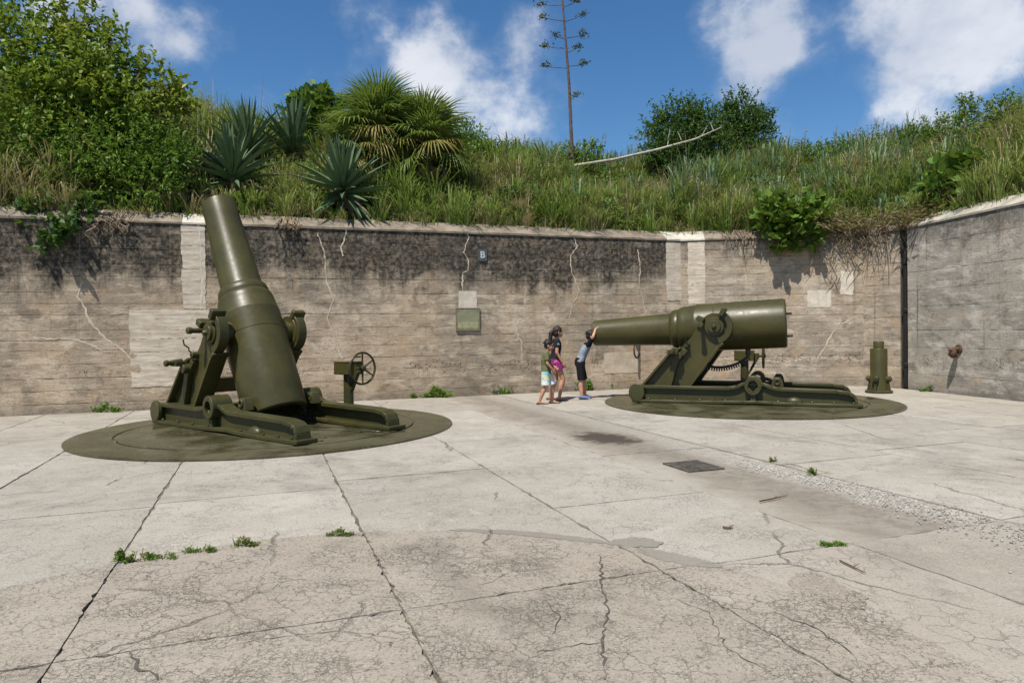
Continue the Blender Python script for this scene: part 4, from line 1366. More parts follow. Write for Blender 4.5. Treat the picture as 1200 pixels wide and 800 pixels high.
# ---- agaves
def agave_leaf_mesh(m, n_seg=7, w_=.058, curl=.10):
    mb = MB()
    V, F = [], []
    for i in range(n_seg + 1):
        f = i / n_seg
        ww = w_ * (.62 + 1.0 * f - 1.62 * f ** 2.2) if f < 1 else .002
        ww = max(ww, .003)
        z = curl * f * f
        th = .035 * (1 - f) + .004
        V += [(f, -ww, z + ww * .55), (f, 0, z + th * .35), (f, ww, z + ww * .55), (f, 0, z - th)]
    for i in range(n_seg):
        for k in range(4):
            a, b = i * 4 + k, i * 4 + (k + 1) % 4
            F.append((a, a + 4, b + 4, b))
    F.append((0, 1, 2, 3))
    return mb.add(V, F).mesh('leaf', m, 60)
AG = [agave_leaf_mesh(M_agave, curl=c) for c in (.04, -.05, -.16)]
AGD = agave_leaf_mesh(M_agave_dead, curl=-.45, w_=.06)
def agave(base, L, label, n=44, sd=0, tilt=(0, 0), lo=-12, dead=6, group='agaves on the slope'):
    r_ = random.Random(sd)
    root = tag(empty('agave', base), label, 'agave', group)
    MB().lathe([(.14, -.25), (.15, .0), (.12, .14), (.05, .26), (0, .30)], None, 14).build('stem', M_agave_dead, root)
    for k in range(n):
        f = k / (n - 1)
        el = R(lo + (88 - lo) * f ** .85 + r_.uniform(-6, 6))
        az = k * 2.39996 + r_.uniform(-.2, .2)
        lf = obj('leaf', AG[0 if f > .6 else (1 if r_.random() < .6 else 2)], root)
        s = L * r_.uniform(.82, 1.1) * (1 - .12 * f)
        lf.scale = (s, s * r_.uniform(.75, 1.05), s)
        lf.rotation_euler = Euler((r_.uniform(-.2, .2), -el, az), 'XYZ')
        lf.location = (0, 0, .02 + .2 * f)
    for k in range(dead):
        lf = obj('withered_leaf', AGD, root)
        s = L * r_.uniform(.6, .85)
        lf.scale = (s, s, s)
        lf.rotation_euler = Euler((0, R(r_.uniform(5, 35)), r_.uniform(0, 6.28)), 'XYZ')
    root.rotation_euler = (tilt[0], tilt[1], 0)
    return root
agave(T(274, 224) + Vector((0, 0, .12)), 1.32, 'dark agave rosette just above the raised muzzle, lower left of the group', 66, 1, (R(14), 0))
agave(T(292, 190) + Vector((0, 0, .1)), 1.3, 'upright agave rosette on the slope above the raised muzzle', 56, 2, (R(8), R(-4)), 10)
agave(T(345, 190) + Vector((0, 0, .15)), 1.4, 'tall agave rosette beside the round-leaved shrub on the ridge', 56, 3, (R(6), 0), 12)
pe = T(405, 246)
agave(pe + Vector((0, -.12, .24)), 1.25, 'spiky agave rosette sprawling over the wall edge below the fan palms', 92, 4, (R(18), 0), -32, 12)
# ---- fan palms
def frond_mesh(m, sd, droop=.25, lp=.75, rad=.85, nl=30, spread=118):
    r_ = random.Random(sd)
    mb = MB()
    mb.tube([(0, 0, 0), (lp * .5, 0, .03), (lp, 0, 0)], [.022, .015, .011], 5)
    V, F = [], []
    for k in range(nl):
        a = R(-spread + 2 * spread * k / (nl - 1)) + r_.uniform(-.03, .03)
        L = rad * (.70 + .30 * math.cos(a * .65)) * r_.uniform(.88, 1.08)
        o = Vector((lp - .02 + .10 * math.cos(a) , 0, 0))
        d = Vector((math.cos(a), math.sin(a), .10))
        s_ = Vector((-math.sin(a), math.cos(a), 0))
        b0 = len(V)
        fs = (0, .4, .75, 1.0)
        ws = (.012, .026, .017, .002)
        for f, ww in zip(fs, ws):
            p = o + d * (L * f) - Vector((0, 0, 1)) * droop * L * f ** 2.4 * (1 + .5 * r_.random())
            V += [tuple(p - s_ * ww + Vector((0, 0, ww * .6))), tuple(p), tuple(p + s_ * ww + Vector((0, 0, ww * .6)))]
        for i in range(3):
            for q in range(2):
                x = b0 + i * 3 + q
                F.append((x, x + 1, x + 4, x + 3))
    mb.add(V, F)
    return mb.mesh('frond', m, 0)
FR_G = [frond_mesh(M_frond, k, .30 + .10 * k) for k in range(4)]
FR_Y = [frond_mesh(M_frond_yel, 10 + k, .6) for k in range(2)]
FR_D = [frond_mesh(M_frond_dead, 20 + k, 1.0, .6, .7, 24, 70) for k in range(2)]
def palm(base, trunk, label, n, sd, scale=1.0, dead=7):
    r_ = random.Random(sd)
    root = tag(empty('fan_palm', base), label, 'palm', 'fan palms on the ridge')
    MB().tube([(0, 0, -.2), (.03, 0, trunk * .5), (0, .02, trunk)], [.17, .16, .14], 12).build('trunk', M_bark, root, smooth=60)
    for k in range(n + dead):
        f = k / (n - 1) if k < n else 1
        el = R(84 - 104 * min(f, 1) ** .9 + r_.uniform(-9, 9))
        me = FR_G[r_.randrange(4)]
        if f > .72 and r_.random() < .35: me = FR_Y[r_.randrange(2)]
        nm = 'frond'
        if k >= n:
            me, el, nm = FR_D[r_.randrange(2)], R(r_.uniform(-78, -48)), 'dead_frond'
        fr = obj(nm, me, root)
        s = scale * r_.uniform(.85, 1.1)
        fr.scale = (s, s, s)
        fr.rotation_euler = Euler((r_.uniform(-.35, .35), -el, k * 2.39996 + r_.uniform(-.25, .25)), 'XYZ')
        fr.location = (0, 0, trunk - .05 + .1 * (1 - f))
    return root
pb_ = T(445, 212)
palm(pb_, (A(445, 158, pb_.y).z - pb_.z), 'bushy fan palm with green crown, left of the pair on the ridge', 60, 1, .90, 6)
pb_ = T(500, 220)
palm(pb_, (A(494, 172, pb_.y).z - pb_.z), 'fan palm with yellowing and brown hanging fronds, right of the pair', 50, 2, .84, 14)
pb_ = T(420, 216)
palm(pb_, (A(416, 178, pb_.y).z - pb_.z), 'small low fan palm in front of the bushy palm', 24, 5, .68, 8)

# ---- agave flower stalk and the fallen one
sbp = T(672, 197)
D0 = sbp.y
st = tag(empty('flower_stalk', sbp), 'tall thin agave flower stalk rising against the sky', 'plant')
def sp(px, py): return A(px, py, D0) - sbp
MB().tube([sp(672, 205), sp(669, 150), sp(667, 100), sp(663, 50), sp(659, 0), sp(656, -60)], [.062, .055, .045, .036, .027, .015], 8).build('stem', M_stalk, st, smooth=60)
M_pod = m_leaf('seed_pod_cluster', [(.055, .07, .022), (.10, .11, .035), (.14, .12, .05)], .7, .1, .2, 3)
hh = [(667, 118, 1, 7), (664, 78, 1, 20), (665, 80, -1, 26), (666, 57, -1, 27), (664, 62, 1, 13), (663, 45, 1, 20), (662, 46, -1, 11), (661, 25, -1, 25), (661, 26, 1, 20), (659, 6, -1, 24), (659, 9, 1, 16), (657, -14, 1, 22), (657, -22, -1, 20), (656, -36, 1, 15), (656, -44, -1, 14)]
for k, (x, y, s, l) in enumerate(hh):
    o = sp(x, y)
    yy = rnd.uniform(-.3, .3)
    e = sp(x + s * l, y - 3) + Vector((0, yy, 0))
    br = MB().tube([o, o.lerp(e, .6) + Vector((0, 0, .0)), e + Vector((0, 0, .03))], [.014, .012, .010], 5).build('flower_branch', M_stalk, st)
    n = 60
    c = np.array(e) + np.array([0, 0, .05])
    P = c + rng.normal(0, 1, (n, 3)) * np.array([.085, .08, .040])
    V, nv, F = leaves(P, rng.normal(0, 1, (n, 3)) + np.array([0, 0, .6]), .085, .05)
    obj('seed_cluster', np_mesh('seed_cluster', V, nv, F, M_pod), br)['kind'] = 'stuff'
p0, p1, p2 = A(668, 195, D0 - .7), A(772, 175, D0 - .7), A(846, 149, D0 - .7)
fl = tag(empty('fallen_stalk', p0), 'bleached dead stalk lying slanted across the slope against the trees', 'plant')
MB().tube([p0 - p0, (A(720, 187, D0 - .55) - p0), p1 - p0, (A(815, 163, D0 - .65) - p0), p2 - p0], [.050, .046, .040, .030, .014], 8).build('stem', M_dead_wood, fl, smooth=60)
for (x, y, dx, dy) in ((800, 168, -6, -14), (822, 160, 9, -16), (782, 173, 3, -22), (836, 153, -4, -10)):
    a, b = A(x, y, D0 - .62) - p0, A(x + dx, y + dy, D0 - .5) - p0
    MB().tube([a, b], [.014, .006], 5).build('twig', M_dead_wood, fl)

M_plume = m_leaf('pale_plume', [(.30, .25, .17), (.42, .36, .27), (.5, .45, .36)], .8, .3, .1)
# ---- grasses (uncountable)
def grass(name, label, n, m, hmin, hmax, width, keep, lean=.35, seed_=1, ulim=(.22, 8.5), nseg=2):
    r_ = np.random.default_rng(seed_)
    X = r_.uniform(-15.5, 15, n * 3)
    Y = r_.uniform(8, 27, n * 3)
    u, s = dist_wall(X, Y)
    ok = (u > ulim[0]) & (u < ulim[1]) & (np.abs(X) < Y * .85 + 1)
    X, Y, u = X[ok], Y[ok], u[ok]
    ok = keep(X, Y, u, r_)
    X, Y, u = X[ok][:n], Y[ok][:n], u[ok][:n]
    N = len(X)
    P = np.stack([X, Y, terrain(X, Y) - .03], 1)
    H = r_.uniform(hmin, hmax, (N, 1)) * (.75 + .5 * (np.sin(X * 1.7 + 2) * np.sin(Y * 1.9)) ** 2)[:, None]
    az = r_.uniform(0, 2 * PI, N)
    ld = np.stack([np.cos(az), np.sin(az), np.zeros(N)], 1)
    ld[:, 1] -= .35
    S = unit(np.cross(ld, np.array([0, 0, 1.0])))
    k = r_.uniform(.1, 1, (N, 1)) * lean
    wd = width * r_.uniform(.6, 1.3, (N, 1)) * .5
    up = np.array([0, 0, 1.0])
    m1 = P + up * H * .55 + ld * H * k * .35
    tip = P + up * H * (1 - .45 * k) + ld * H * k * 1.15
    V = np.stack([P - S * wd, P + S * wd, m1 + S * wd * .9, m1 - S * wd * .9, tip], 1)
    o = obj(name, np_mesh(name, V, 5, [(0, 1, 2, 3), (3, 2, 4)], m))
    return tag(o, label, 'grass', kind='stuff')
def patchy(f, thr, soft=.15):
    def k(X, Y, u, r_):
        v = .5 + .25 * np.sin(X * f + 1.3 * np.sin(Y * f * .8)) + .25 * np.sin(Y * f * 1.3 + np.sin(X * f * .7 + 2))
        return v + r_.normal(0, soft, len(X)) > thr
    return k
AGAVE_AT = np.array([(o.location.x, o.location.y) for o in C.objects if o.name.startswith('agave') and o.parent is None]
                    + [(A(x, 190, D0 - dd).x, D0 - dd) for x in (668, 690, 715, 740, 765, 790) for dd in (.4, .9, 1.4)])
def tussocks(name, label, n, blades, m, hmin, hmax, width, keep, seed_, ulim=(.3, 8.5), spread=.75, zmin=0.0):
    """arching clumps: many blades fanning out of one crown"""
    r_ = np.random.default_rng(seed_)
    X = r_.uniform(-15.5, 15, n * 6)
    Y = r_.uniform(8, 27, n * 6)
    u, s_ = dist_wall(X, Y)
    ok = (u > ulim[0]) & (u < ulim[1]) & (np.abs(X) < Y * .85 + 1)
    X, Y, u = X[ok], Y[ok], u[ok]
    ok = keep(X, Y, u, r_)
    X, Y = X[ok][:n], Y[ok][:n]
    N = len(X)
    size = r_.uniform(.55, 1.35, N) * (.7 + .6 * (.5 + .5 * np.sin(X * 1.3 + np.sin(Y * 1.1) * 2)))
    X, Y, size = np.repeat(X, blades), np.repeat(Y, blades), np.repeat(size, blades)
    N = len(X)
    az = r_.uniform(0, 2 * PI, N)
    ld = np.stack([np.cos(az), np.sin(az), np.zeros(N)], 1)
    off = r_.uniform(0, .10, (N, 1)) * size[:, None]
    P = np.stack([X, Y, np.zeros(N)], 1) + ld * off
    P[:, 2] = np.maximum(terrain(P[:, 0], P[:, 1]) - .03, zmin)
    dmin = np.min(np.hypot(P[:, 0, None] - AGAVE_AT[None, :, 0], P[:, 1, None] - AGAVE_AT[None, :, 1]), 1)
    size = size * np.clip((dmin - .2) / .7, .15, 1)
    H = (r_.uniform(hmin, hmax, N) * size)[:, None]
    S = unit(np.cross(ld, np.array([0, 0, 1.0])))
    k = r_.uniform(.05, 1, (N, 1)) * spread
    wd = width * r_.uniform(.6, 1.3, (N, 1)) * .5
    up = np.array([0, 0, 1.0])
    m1 = P + up * H * .50 + ld * H * k * .30
    m2 = P + up * H * (.85 - .15 * k) + ld * H * k * .75
    tip = P + up * H * (1 - .50 * k) + ld * H * k * 1.30
    V = np.stack([P - S * wd, P + S * wd, m1 + S * wd, m1 - S * wd, m2 + S * wd * .8, m2 - S * wd * .8, tip], 1)
    o = obj(name, np_mesh(name, V, 7, [(0, 1, 2, 3), (3, 2, 4, 5), (5, 4, 6)], m))
    return tag(o, label, 'grass', kind='stuff')
tussocks('green_grass', 'long arching green grass covering the slope', 2300, 34, M_grass_g, .40, .85, .024, patchy(.9, .22), 1)
tussocks('dry_grass', 'straw-coloured dry grass among the green on the slope', 1500, 30, M_grass_d, .35, .85, .017, patchy(1.1, .40, .2), 2, spread=1.0)
tussocks('dry_edge_grass', 'dry matted grass along the wall top', 480, 24, M_grass_d, .22, .50, .016, lambda X, Y, u, r_: r_.random(len(X)) < .9, 3, (.22, .8), 1.2)
tussocks('reed_grass', 'broad blue-green grass on the slope above the right gun', 620, 26, M_grass_b, .45, .95, .042,
         lambda X, Y, u, r_: (np.exp(-((X / Y - .40) / .11) ** 2) + .35 * np.exp(-((X / Y - .12) / .10) ** 2) + .5 * np.exp(-((X / Y - .58) / .10) ** 2) > r_.random(len(X))) & (u > .7), 4, spread=.6)
tussocks('overhanging_grass', 'mixed grass flopping over the wall top behind the right gun', 120, 34, M_grass_g, .35, .75, .022, lambda X, Y, u, r_: (X > 4.9) & (X < 9.6) & (Y > 14.8), 14, (.12, .50), 1.35, WALL_H + .20)
tussocks('overhanging_dry_grass', 'dead brown grass flopping over the wall top behind the right gun', 110, 30, M_grass_d, .35, .70, .016, lambda X, Y, u, r_: (X > 5.2) & (X < 9.6) & (Y > 14.8), 15, (.10, .45), 1.5, WALL_H + .18)
tussocks('tall_dry_stems', 'tall thin dead stems poking out of the slope grass', 500, 3, M_plume, .8, 1.35, .011, patchy(.7, .3, .3), 16, (1.0, 8.5), .45)
grass('short_grass', 'short mixed grass under the tussocks on the slope', 50000, M_grass_g, .15, .40, .020, patchy(.9, .1), 1.2, 6)
def cover():
    r_ = np.random.default_rng(5)
    X, Y = r_.uniform(-15.5, 15, 9000), r_.uniform(8, 27, 9000)
    u, s = dist_wall(X, Y)
    v = np.sin(X * 1.1 + np.sin(Y * 1.4)) + np.sin(Y * 1.2 + np.sin(X * .9 + 1))
    ok = (u > .5) & (u < 8.5) & (np.abs(X) < Y * .85 + 1) & (v + r_.normal(0, .7, len(X)) > .5)
    X, Y = X[ok][:430], Y[ok][:430]
    per = 150
    rad = np.repeat(r_.uniform(.14, .48, len(X)), per)
    X, Y = np.repeat(X, per), np.repeat(Y, per)
    N = len(X)
    d = unit(r_.normal(0, 1, (N, 3)))
    d[:, 2] = np.abs(d[:, 2])
    q = d * (rad * r_.uniform(.3, 1.1, N) ** .5)[:, None]
    P = np.stack([X + q[:, 0], Y + q[:, 1], terrain(X, Y) + q[:, 2] * 1.1 + .02], 1)
    D = d + r_.normal(0, .6, (N, 3))
    V, nv, F = leaves(P, D, .11, .055)
    tag(obj('ground_cover', np_mesh('ground_cover', V, nv, F, M_cover)), 'low leafy herbs between the grasses on the slope', 'plants', kind='stuff')
cover()
# feathery plumes on the ridge
def plumes():
    mb = MB()
    r_ = random.Random(4)
    P, D = [], []
    spots = [(x, 172 - (x - 990) * .1, r_.uniform(12, 30)) for x in np.linspace(992, 1066, 16)] + [(x, 184, r_.uniform(10, 26)) for x in np.linspace(590, 760, 12)] + [(x, 180, r_.uniform(12, 30)) for x in (845, 905, 915, 925, 935, 975, 980)] + [(x, 140, r_.uniform(10, 26)) for x in (226, 233, 240, 250)]
    for x, y, h in spots:
        b = T(x, y + 16)
        d = b.y
        e = A(x + r_.uniform(-7, 12), y - h, d)
        mid = b.lerp(e, .55) + Vector((r_.uniform(-.06, .06), 0, .06))
        mb.tube([b, mid, e], [.010, .008, .004], 4)
        dr = (e - mid).normalized()
        for _ in range(45):
            f = r_.uniform(-.34, .08)
            P.append(tuple(e + dr * f + Vector((r_.gauss(0, .012), r_.gauss(0, .012), r_.gauss(0, .012)))))
            D.append(tuple(dr + Vector((r_.gauss(0, .4), r_.gauss(0, .4), r_.gauss(0, .3) - .1))))
    V, nv, F = leaves(np.array(P), np.array(D), .07, .016)
    me = np_mesh('grass_plumes', V, nv, F, M_plume)
    o = tag(obj('grass_plumes', me), 'pale feathery grass plumes standing along the ridge', 'grass', kind='stuff')
    mb.build('plume_stems', M_plume, o, smooth=0)
    bpy.data.objects['plume_stems']['kind'] = 'stuff'
plumes()
# dry roots and vines hanging over the corner and the left wall top
def roots():
    mb = MB()
    r_ = random.Random(12)
    def one(px, W, drop, spread):
        x, _ = W.loc(px, 290)
        b = W.p0 + W.d * x - W.n * .25 + Vector((0, 0, WALL_H + .27))
        e0 = W.p0 + W.d * (x + r_.uniform(-.1, .1)) + W.n * .06 + Vector((0, 0, WALL_H + .08))
        pts = [b, e0]
        cur = e0
        n = r_.randint(3, 6)
        for k in range(n):
            cur = cur + Vector((0, 0, -drop / n * r_.uniform(.6, 1.3))) + W.d * r_.uniform(-spread, spread) + W.n * r_.uniform(-.015, .05)
            off = (cur - W.p0).dot(W.n)
            if off < .035: cur = cur + W.n * (.035 - off)
            pts.append(cur)
        rr = r_.uniform(.005, .012)
        mb.tube(pts, [rr] * (len(pts) - 1) + [rr * .3], 4)
    for _ in range(58):
        one(min(max(r_.gauss(1000, 28), 945), 1011), wc, .12 + 1.1 * r_.random() ** 2.2, .20)
    for _ in range(26):
        one(r_.uniform(1013, 1046), wn, .15 + 1.1 * r_.random() ** 2, .10)
    for _ in range(40):
        one(r_.uniform(833, 960), wc, r_.uniform(.08, .35), .06)
    for _ in range(26):
        one(r_.gauss(140, 14), wl, r_.uniform(.1, .42), .10)
    for _ in range(30):
        one(r_.uniform(330, 350), wl, r_.uniform(.05, .2), .06)
    o = mb.build('hanging_roots', M_root, smooth=0)
    tag(o, 'tangle of dry brown roots hanging over the wall top by the corner', 'roots', kind='stuff')
    # straw-like litter on the wall top at the corner
    n = 1700
    r2 = np.random.default_rng(9)
    f = r2.random(n)
    P = np.empty((n, 3))
    a = np.where((r2.random(n) < .6)[:, None], np.array([[7.2, 16.85]]) + f[:, None] * np.array([[1.5, -.2]]), np.array([[8.75, 16.6]]) + f[:, None] * np.array([[.5, -1.5]]))
    P[:, :2] = a + r2.normal(0, .22, (n, 2))
    P[:, 2] = WALL_H + .12 + np.abs(r2.normal(0, .20, n))
    D = r2.normal(0, 1, (n, 3)) * np.array([1, 1, .5])
    V, nv, F = leaves(P, D, .24, .012, nup=.3, jit=1)
    tag(obj('dry_litter', np_mesh('dry_litter', V, nv, F, M_grass_d)), 'dry stems and litter heaped on the wall top at the corner', 'litter', kind='stuff')
roots()
# ------------------------------------------------------------------ weeds on the pavement
M_weed = m_leaf('yellowish_weed_leaf', [(.09, .15, .03), (.15, .20, .045), (.22, .22, .08)], .6, .3, .2, 5)
def weed(px, py, wpx, hpx, label, sd, m=None, dry=False, z=0.0, push=0.0):
    g = G(px, py) + Vector((0, -push, 0))
    s = g.y / FPX
    r_ = np.random.default_rng(sd)
    root = tag(empty('weed', (g.x, g.y, z)), label, 'weed', 'weeds growing from the joints')
    n = int(90 + wpx * 7)
    W_ = wpx * s * .5
    H_ = hpx * s
    cen = r_.uniform(-.8, .8, 5)
    bx = np.clip(cen[r_.integers(0, 5, n)] + r_.normal(0, .16, n), -1.1, 1.1) * W_
    hh = np.clip(r_.random(n) * (.55 + .45 * np.sin(bx / W_ * 5 + sd)), .04, 1) * H_ * .9
    P = np.stack([bx, r_.normal(0, .3, n) * min(W_ * .5, .10), hh], 1)
    D = np.stack([r_.normal(0, .6, n), r_.normal(0, .6, n), np.abs(r_.normal(.7, .4, n))], 1)
    L = max(H_ * .38, .022)
    V, nv, F = leaves(P, D, L, L * .42)
    obj('leaves', np_mesh('weed_leaves', V, nv, F, m or M_leaf_grn), root)
    mb = MB()
    for k in range(7):
        x = float(r_.normal(0, .4)) * W_
        mb.tube([(x * .8, 0, -.005), (x, float(r_.normal(0, .02)), H_ * float(r_.uniform(.5, 1.05)))], [.004, .002], 4)
    mb.build('stems', M_root if dry else (m or M_leaf_grn), root, smooth=0)
    return root
weed(128, 482, 34, 12, 'wide green weed tuft at the wall foot behind the left gun', 1, push=.12)
weed(514, 464.5, 40, 14, 'green weed tuft at the wall foot right of the hand wheel', 2, push=.15)
weed(586, 461, 32, 12, 'green weed tuft at the wall foot below the green plaque', 3, push=.15)
weed(681, 457, 22, 12, 'green weed at the wall foot behind the boy at the muzzle', 4, push=.12)
weed(713, 455.5, 10, 8, 'tiny green weed at the wall foot under the right barrel', 5, push=.1)
weed(485, 466, 8, 9, 'tiny sprout at the wall foot beside the hand wheel', 6, push=.1)
weed(1088, 458.5, 30, 8, 'low green weeds at the foot of the grey return wall', 7)
weed(150, 660, 30, 15, 'weed with dry stems at the joint, left end of the row', 11, M_cover, True, .01)
weed(186, 656, 44, 8, 'low weed patch along the curved joint in the foreground', 12, M_cover, False, .01)
weed(236, 648, 40, 6, 'thin weed strip in the middle of the curved joint', 13, M_cover, False, .01)
weed(284, 641, 42, 11, 'green weed strip nearest the long joint in the foreground', 14, M_weed, False, .01)
weed(400, 629, 36, 9, 'dense green weed tuft where the joints meet', 15, M_weed, False, .01)
weed(953, 556, 14, 9, 'small green weed in the channel joint nearer the right edge', 16, M_cover)
weed(906, 541, 10, 6, 'tiny green weed in the channel joint below the right disc', 17, M_cover)
weed(975, 639, 30, 4, 'flat green moss strip in the joint at lower right', 18, M_leaf_grn)

# twigs lying about
def twig(pts, r0, label, sd):
    P = [G(*p, z=.012) for p in pts]
    root = tag(empty('twig', P[0]), label, 'twig', 'twigs on the pavement')
    MB().tube([p - P[0] for p in P], [r0] * (len(P) - 1) + [r0 * .4], 6).build('stick', M_twig, root, smooth=60)
    mid = P[len(P) // 2] - P[0]
    MB().tube([mid, mid + Vector((.05, .03, .012))], [r0 * .6, r0 * .3], 5).build('side_shoot', M_twig, root)
M_twig = m_plain('brown_twig', (.115, .062, .038), .4, .9, 14, .004)
twig([(890, 587), (905, 584), (923, 580)], .006, 'reddish brown twig lying on the channel slab', 1)
twig([(984, 656), (1000, 664), (1015, 671)], .005, 'thin twig lying on the smooth slab at the right', 2)
twig([(847, 617), (853, 618), (859, 618)], .008, 'short bit of twig on the pale slab at centre right', 3)

# gravel washed along the channel
def gravel():
    r_ = np.random.default_rng(21)
    n = 1500
    b = 2.3 + 3.6 * r_.random(n) ** 1.5
    a = 4.72 + .19 * np.clip((7.2 - b) / 4, 0, 1) * r_.normal(0, 1, n) + .05 * np.sin(b * 3)
    X, Y = E1.x * a + E2.x * b, E1.y * a + E2.y * b
    s = r_.uniform(.004, .012, n)
    oct_ = np.array([(1, 0, 0), (0, 1, 0), (-1, 0, 0), (0, -1, 0), (0, 0, .7), (0, 0, -.7)], float)
    ang = r_.uniform(0, 6.28, n)
    c, sn = np.cos(ang), np.sin(ang)
    V = oct_[None] * s[:, None, None] * r_.uniform(.6, 1.3, (n, 6, 1))
    V = np.stack([V[..., 0] * c[:, None] - V[..., 1] * sn[:, None], V[..., 0] * sn[:, None] + V[..., 1] * c[:, None], V[..., 2]], -1)
    V += np.stack([X, Y, s * .4 + .001], 1)[:, None, :]
    F = [(0, 1, 4), (1, 2, 4), (2, 3, 4), (3, 0, 4), (1, 0, 5), (2, 1, 5), (3, 2, 5), (0, 3, 5)]
    tag(obj('gravel', np_mesh('gravel', V, 6, F, M_gravel)), 'loose pale gravel washed along the channel joint', 'gravel', kind='stuff')
M_gravel = m_leaf('pale_gravel', [(.24, .22, .19), (.40, .37, .32), (.52, .49, .44)], .9, .0, .2)
gravel()

# ------------------------------------------------------------------ people
M_skin = m_solid('skin', (.50, .27, .175), .55, .35)
M_skin2 = m_solid('tanned_skin', (.42, .215, .135), .55, .35)
M_hair = m_solid('dark_brown_hair', (.022, .014, .010), .55, .35, 1)
M_hair2 = m_solid('black_hair', (.012, .010, .009), .5, .35, 1)
M_navy = m_solid('navy_cotton', (.016, .017, .024), .85, .2, 1)
M_mag = m_solid('magenta_cotton', (.25, .022, .15), .8, .2, 1)
M_oliveshirt = m_solid('olive_cotton', (.125, .135, .065), .85, .2, 1)
M_grey = m_solid('grey_cotton', (.24, .27, .31), .85, .2, 1)
M_blk = m_solid('black_cotton', (.010, .010, .012), .85, .2, 1)
M_blue = m_solid('blue_shoe', (.10, .145, .27), .6, .3)
M_sole = m_solid('dark_sandal', (.03, .022, .02), .7, .3)
M_eye = m_solid('eye_dark', (.01, .008, .007), .3, .5)
M_lip = m_solid('lip', (.30, .10, .08), .5, .3)
def m_board():
    m, t = new_mat('patterned_board_shorts')
    oc = t.n('ShaderNodeTexCoord').outputs['Object']
    v = t.n('ShaderNodeTexVoronoi', {'Vector': oc, 'Scale': 13.0}).outputs[1]
    sv = t.n('ShaderNodeSeparateColor', {0: v}).outputs[0]
    c = t.mix(t.ramp(sv, .3, .5), (.62, .66, .66), (.22, .45, .52))
    c = t.mix(t.ramp(sv, .7, .8), c, (.60, .58, .38))
    finish(t, c, .8, t.noise(oc, 20).outputs[0], .01, spec=.2)
    return m
M_board = m_board()

def remesh(o, vox, it=4):
    r = o.modifiers.new('remesh', 'REMESH')
    r.mode, r.voxel_size, r.use_smooth_shade = 'VOXEL', vox, True
    s = o.modifiers.new('smooth', 'SMOOTH')
    s.factor, s.iterations = .5, it
    return o

def loft(mb, secs, seg=18):
    """secs: (center, axis-u vector*radius, axis-v vector*radius)"""
    V, F = [], []
    for c, u, v in secs:
        for k in range(seg):
            a = 2 * PI * k / seg
            V.append(tuple(Vector(c) + Vector(u) * math.cos(a) + Vector(v) * math.sin(a)))
    for i in range(len(secs) - 1):
        for k in range(seg):
            a, b = i * seg + k, i * seg + (k + 1) % seg
            F.append((a, b, b + seg, a + seg))
    F.append(tuple(range(seg - 1, -1, -1)))
    F.append(tuple(range((len(secs) - 1) * seg, len(secs) * seg)))
    mb.add(V, F)

def limb(mb, pts, rads, seg=14, flat=False):
    pts = [Vector(p) for p in pts]
    for i in range(len(pts) - 1):
        a, b = pts[i], pts[i + 1]
        d = (b - a).normalized()
        u = d.orthogonal().normalized()
        v = d.cross(u)
        n = 6
        loft(mb, [(a.lerp(b, k / n), u * (rads[i] + (rads[i + 1] - rads[i]) * k / n), v * (rads[i] + (rads[i + 1] - rads[i]) * k / n)) for k in range(n + 1)], seg)
    if not flat:
        for p, r in zip(pts, rads):
            mb.ball(p, r * 1.0, seg=12, rings=8)

def hand(mb, wrist, d, side, palm_n, k=1.0, curl=.35):
    """palm with five fingers; d: finger direction, side: towards the thumb, palm_n: palm facing"""
    d, side = Vector(d).normalized(), Vector(side).normalized()
    palm_n = Vector(palm_n).normalized()
    w_ = Vector(wrist)
    pal = w_ + d * .045 * k
    Mr = Matrix((d, side, palm_n)).transposed().to_4x4()
    mb.ball(pal, (.052 * k, .038 * k, .017 * k), Mr, 12, 8)
    for i, (o, L) in enumerate(((.030, .068), (.010, .076), (-.010, .070), (-.029, .055))):
        b = w_ + d * .082 * k + side * o * k
        kn = b + (d * .55 + palm_n * curl * .35 + side * o * 1.2).normalized() * L * .5 * k
        tp = kn + (d * .8 + palm_n * curl * 1.4).normalized() * L * .5 * k
        limb(mb, [b - d * .02 * k, b, kn, tp], [.0095 * k, .0092 * k, .0085 * k, .0068 * k], 8)
    b = w_ + d * .028 * k + side * .026 * k
    kn = b + (d * .55 + side * .8 + palm_n * .25).normalized() * .034 * k
    tp = kn + (d * .85 + side * .25 + palm_n * .35).normalized() * .030 * k
    limb(mb, [b - side * .01 * k, b, kn, tp], [.012 * k, .0115 * k, .010 * k, .0075 * k], 8)

def head_on(mb, root, c, k, yaw, pitch, skin_mb=True):
    """adds the head to the body mesh, returns the head matrix (x forward)"""
    H = Matrix.Translation(Vector(c)) @ Matrix.Rotation(yaw, 4, 'Z') @ Matrix.Rotation(pitch, 4, 'Y')
    def B(p, r):
        mb.ball((0, 0, 0), 1, H @ Matrix.Translation(Vector(p) * k) @ Matrix.Diagonal((r[0] * k, r[1] * k, r[2] * k, 1)), 18, 12)
    B((-.008, 0, .030), (.094, .074, .080))      # skull
    B((.022, 0, -.035), (.066, .060, .075))      # face
    B((.055, 0, -.088), (.030, .030, .022))      # chin
    B((.093, 0, -.022), (.020, .013, .020))      # nose
    B((.082, 0, .002), (.014, .010, .026))       # bridge
    for s in (-1, 1):
        B((-.005, s * .076, -.015), (.018, .010, .030))   # ears
        B((.068, s * .032, -.025), (.018, .020, .018))    # cheeks
    B((.080, 0, -.060), (.016, .024, .012))      # mouth mound
    return H

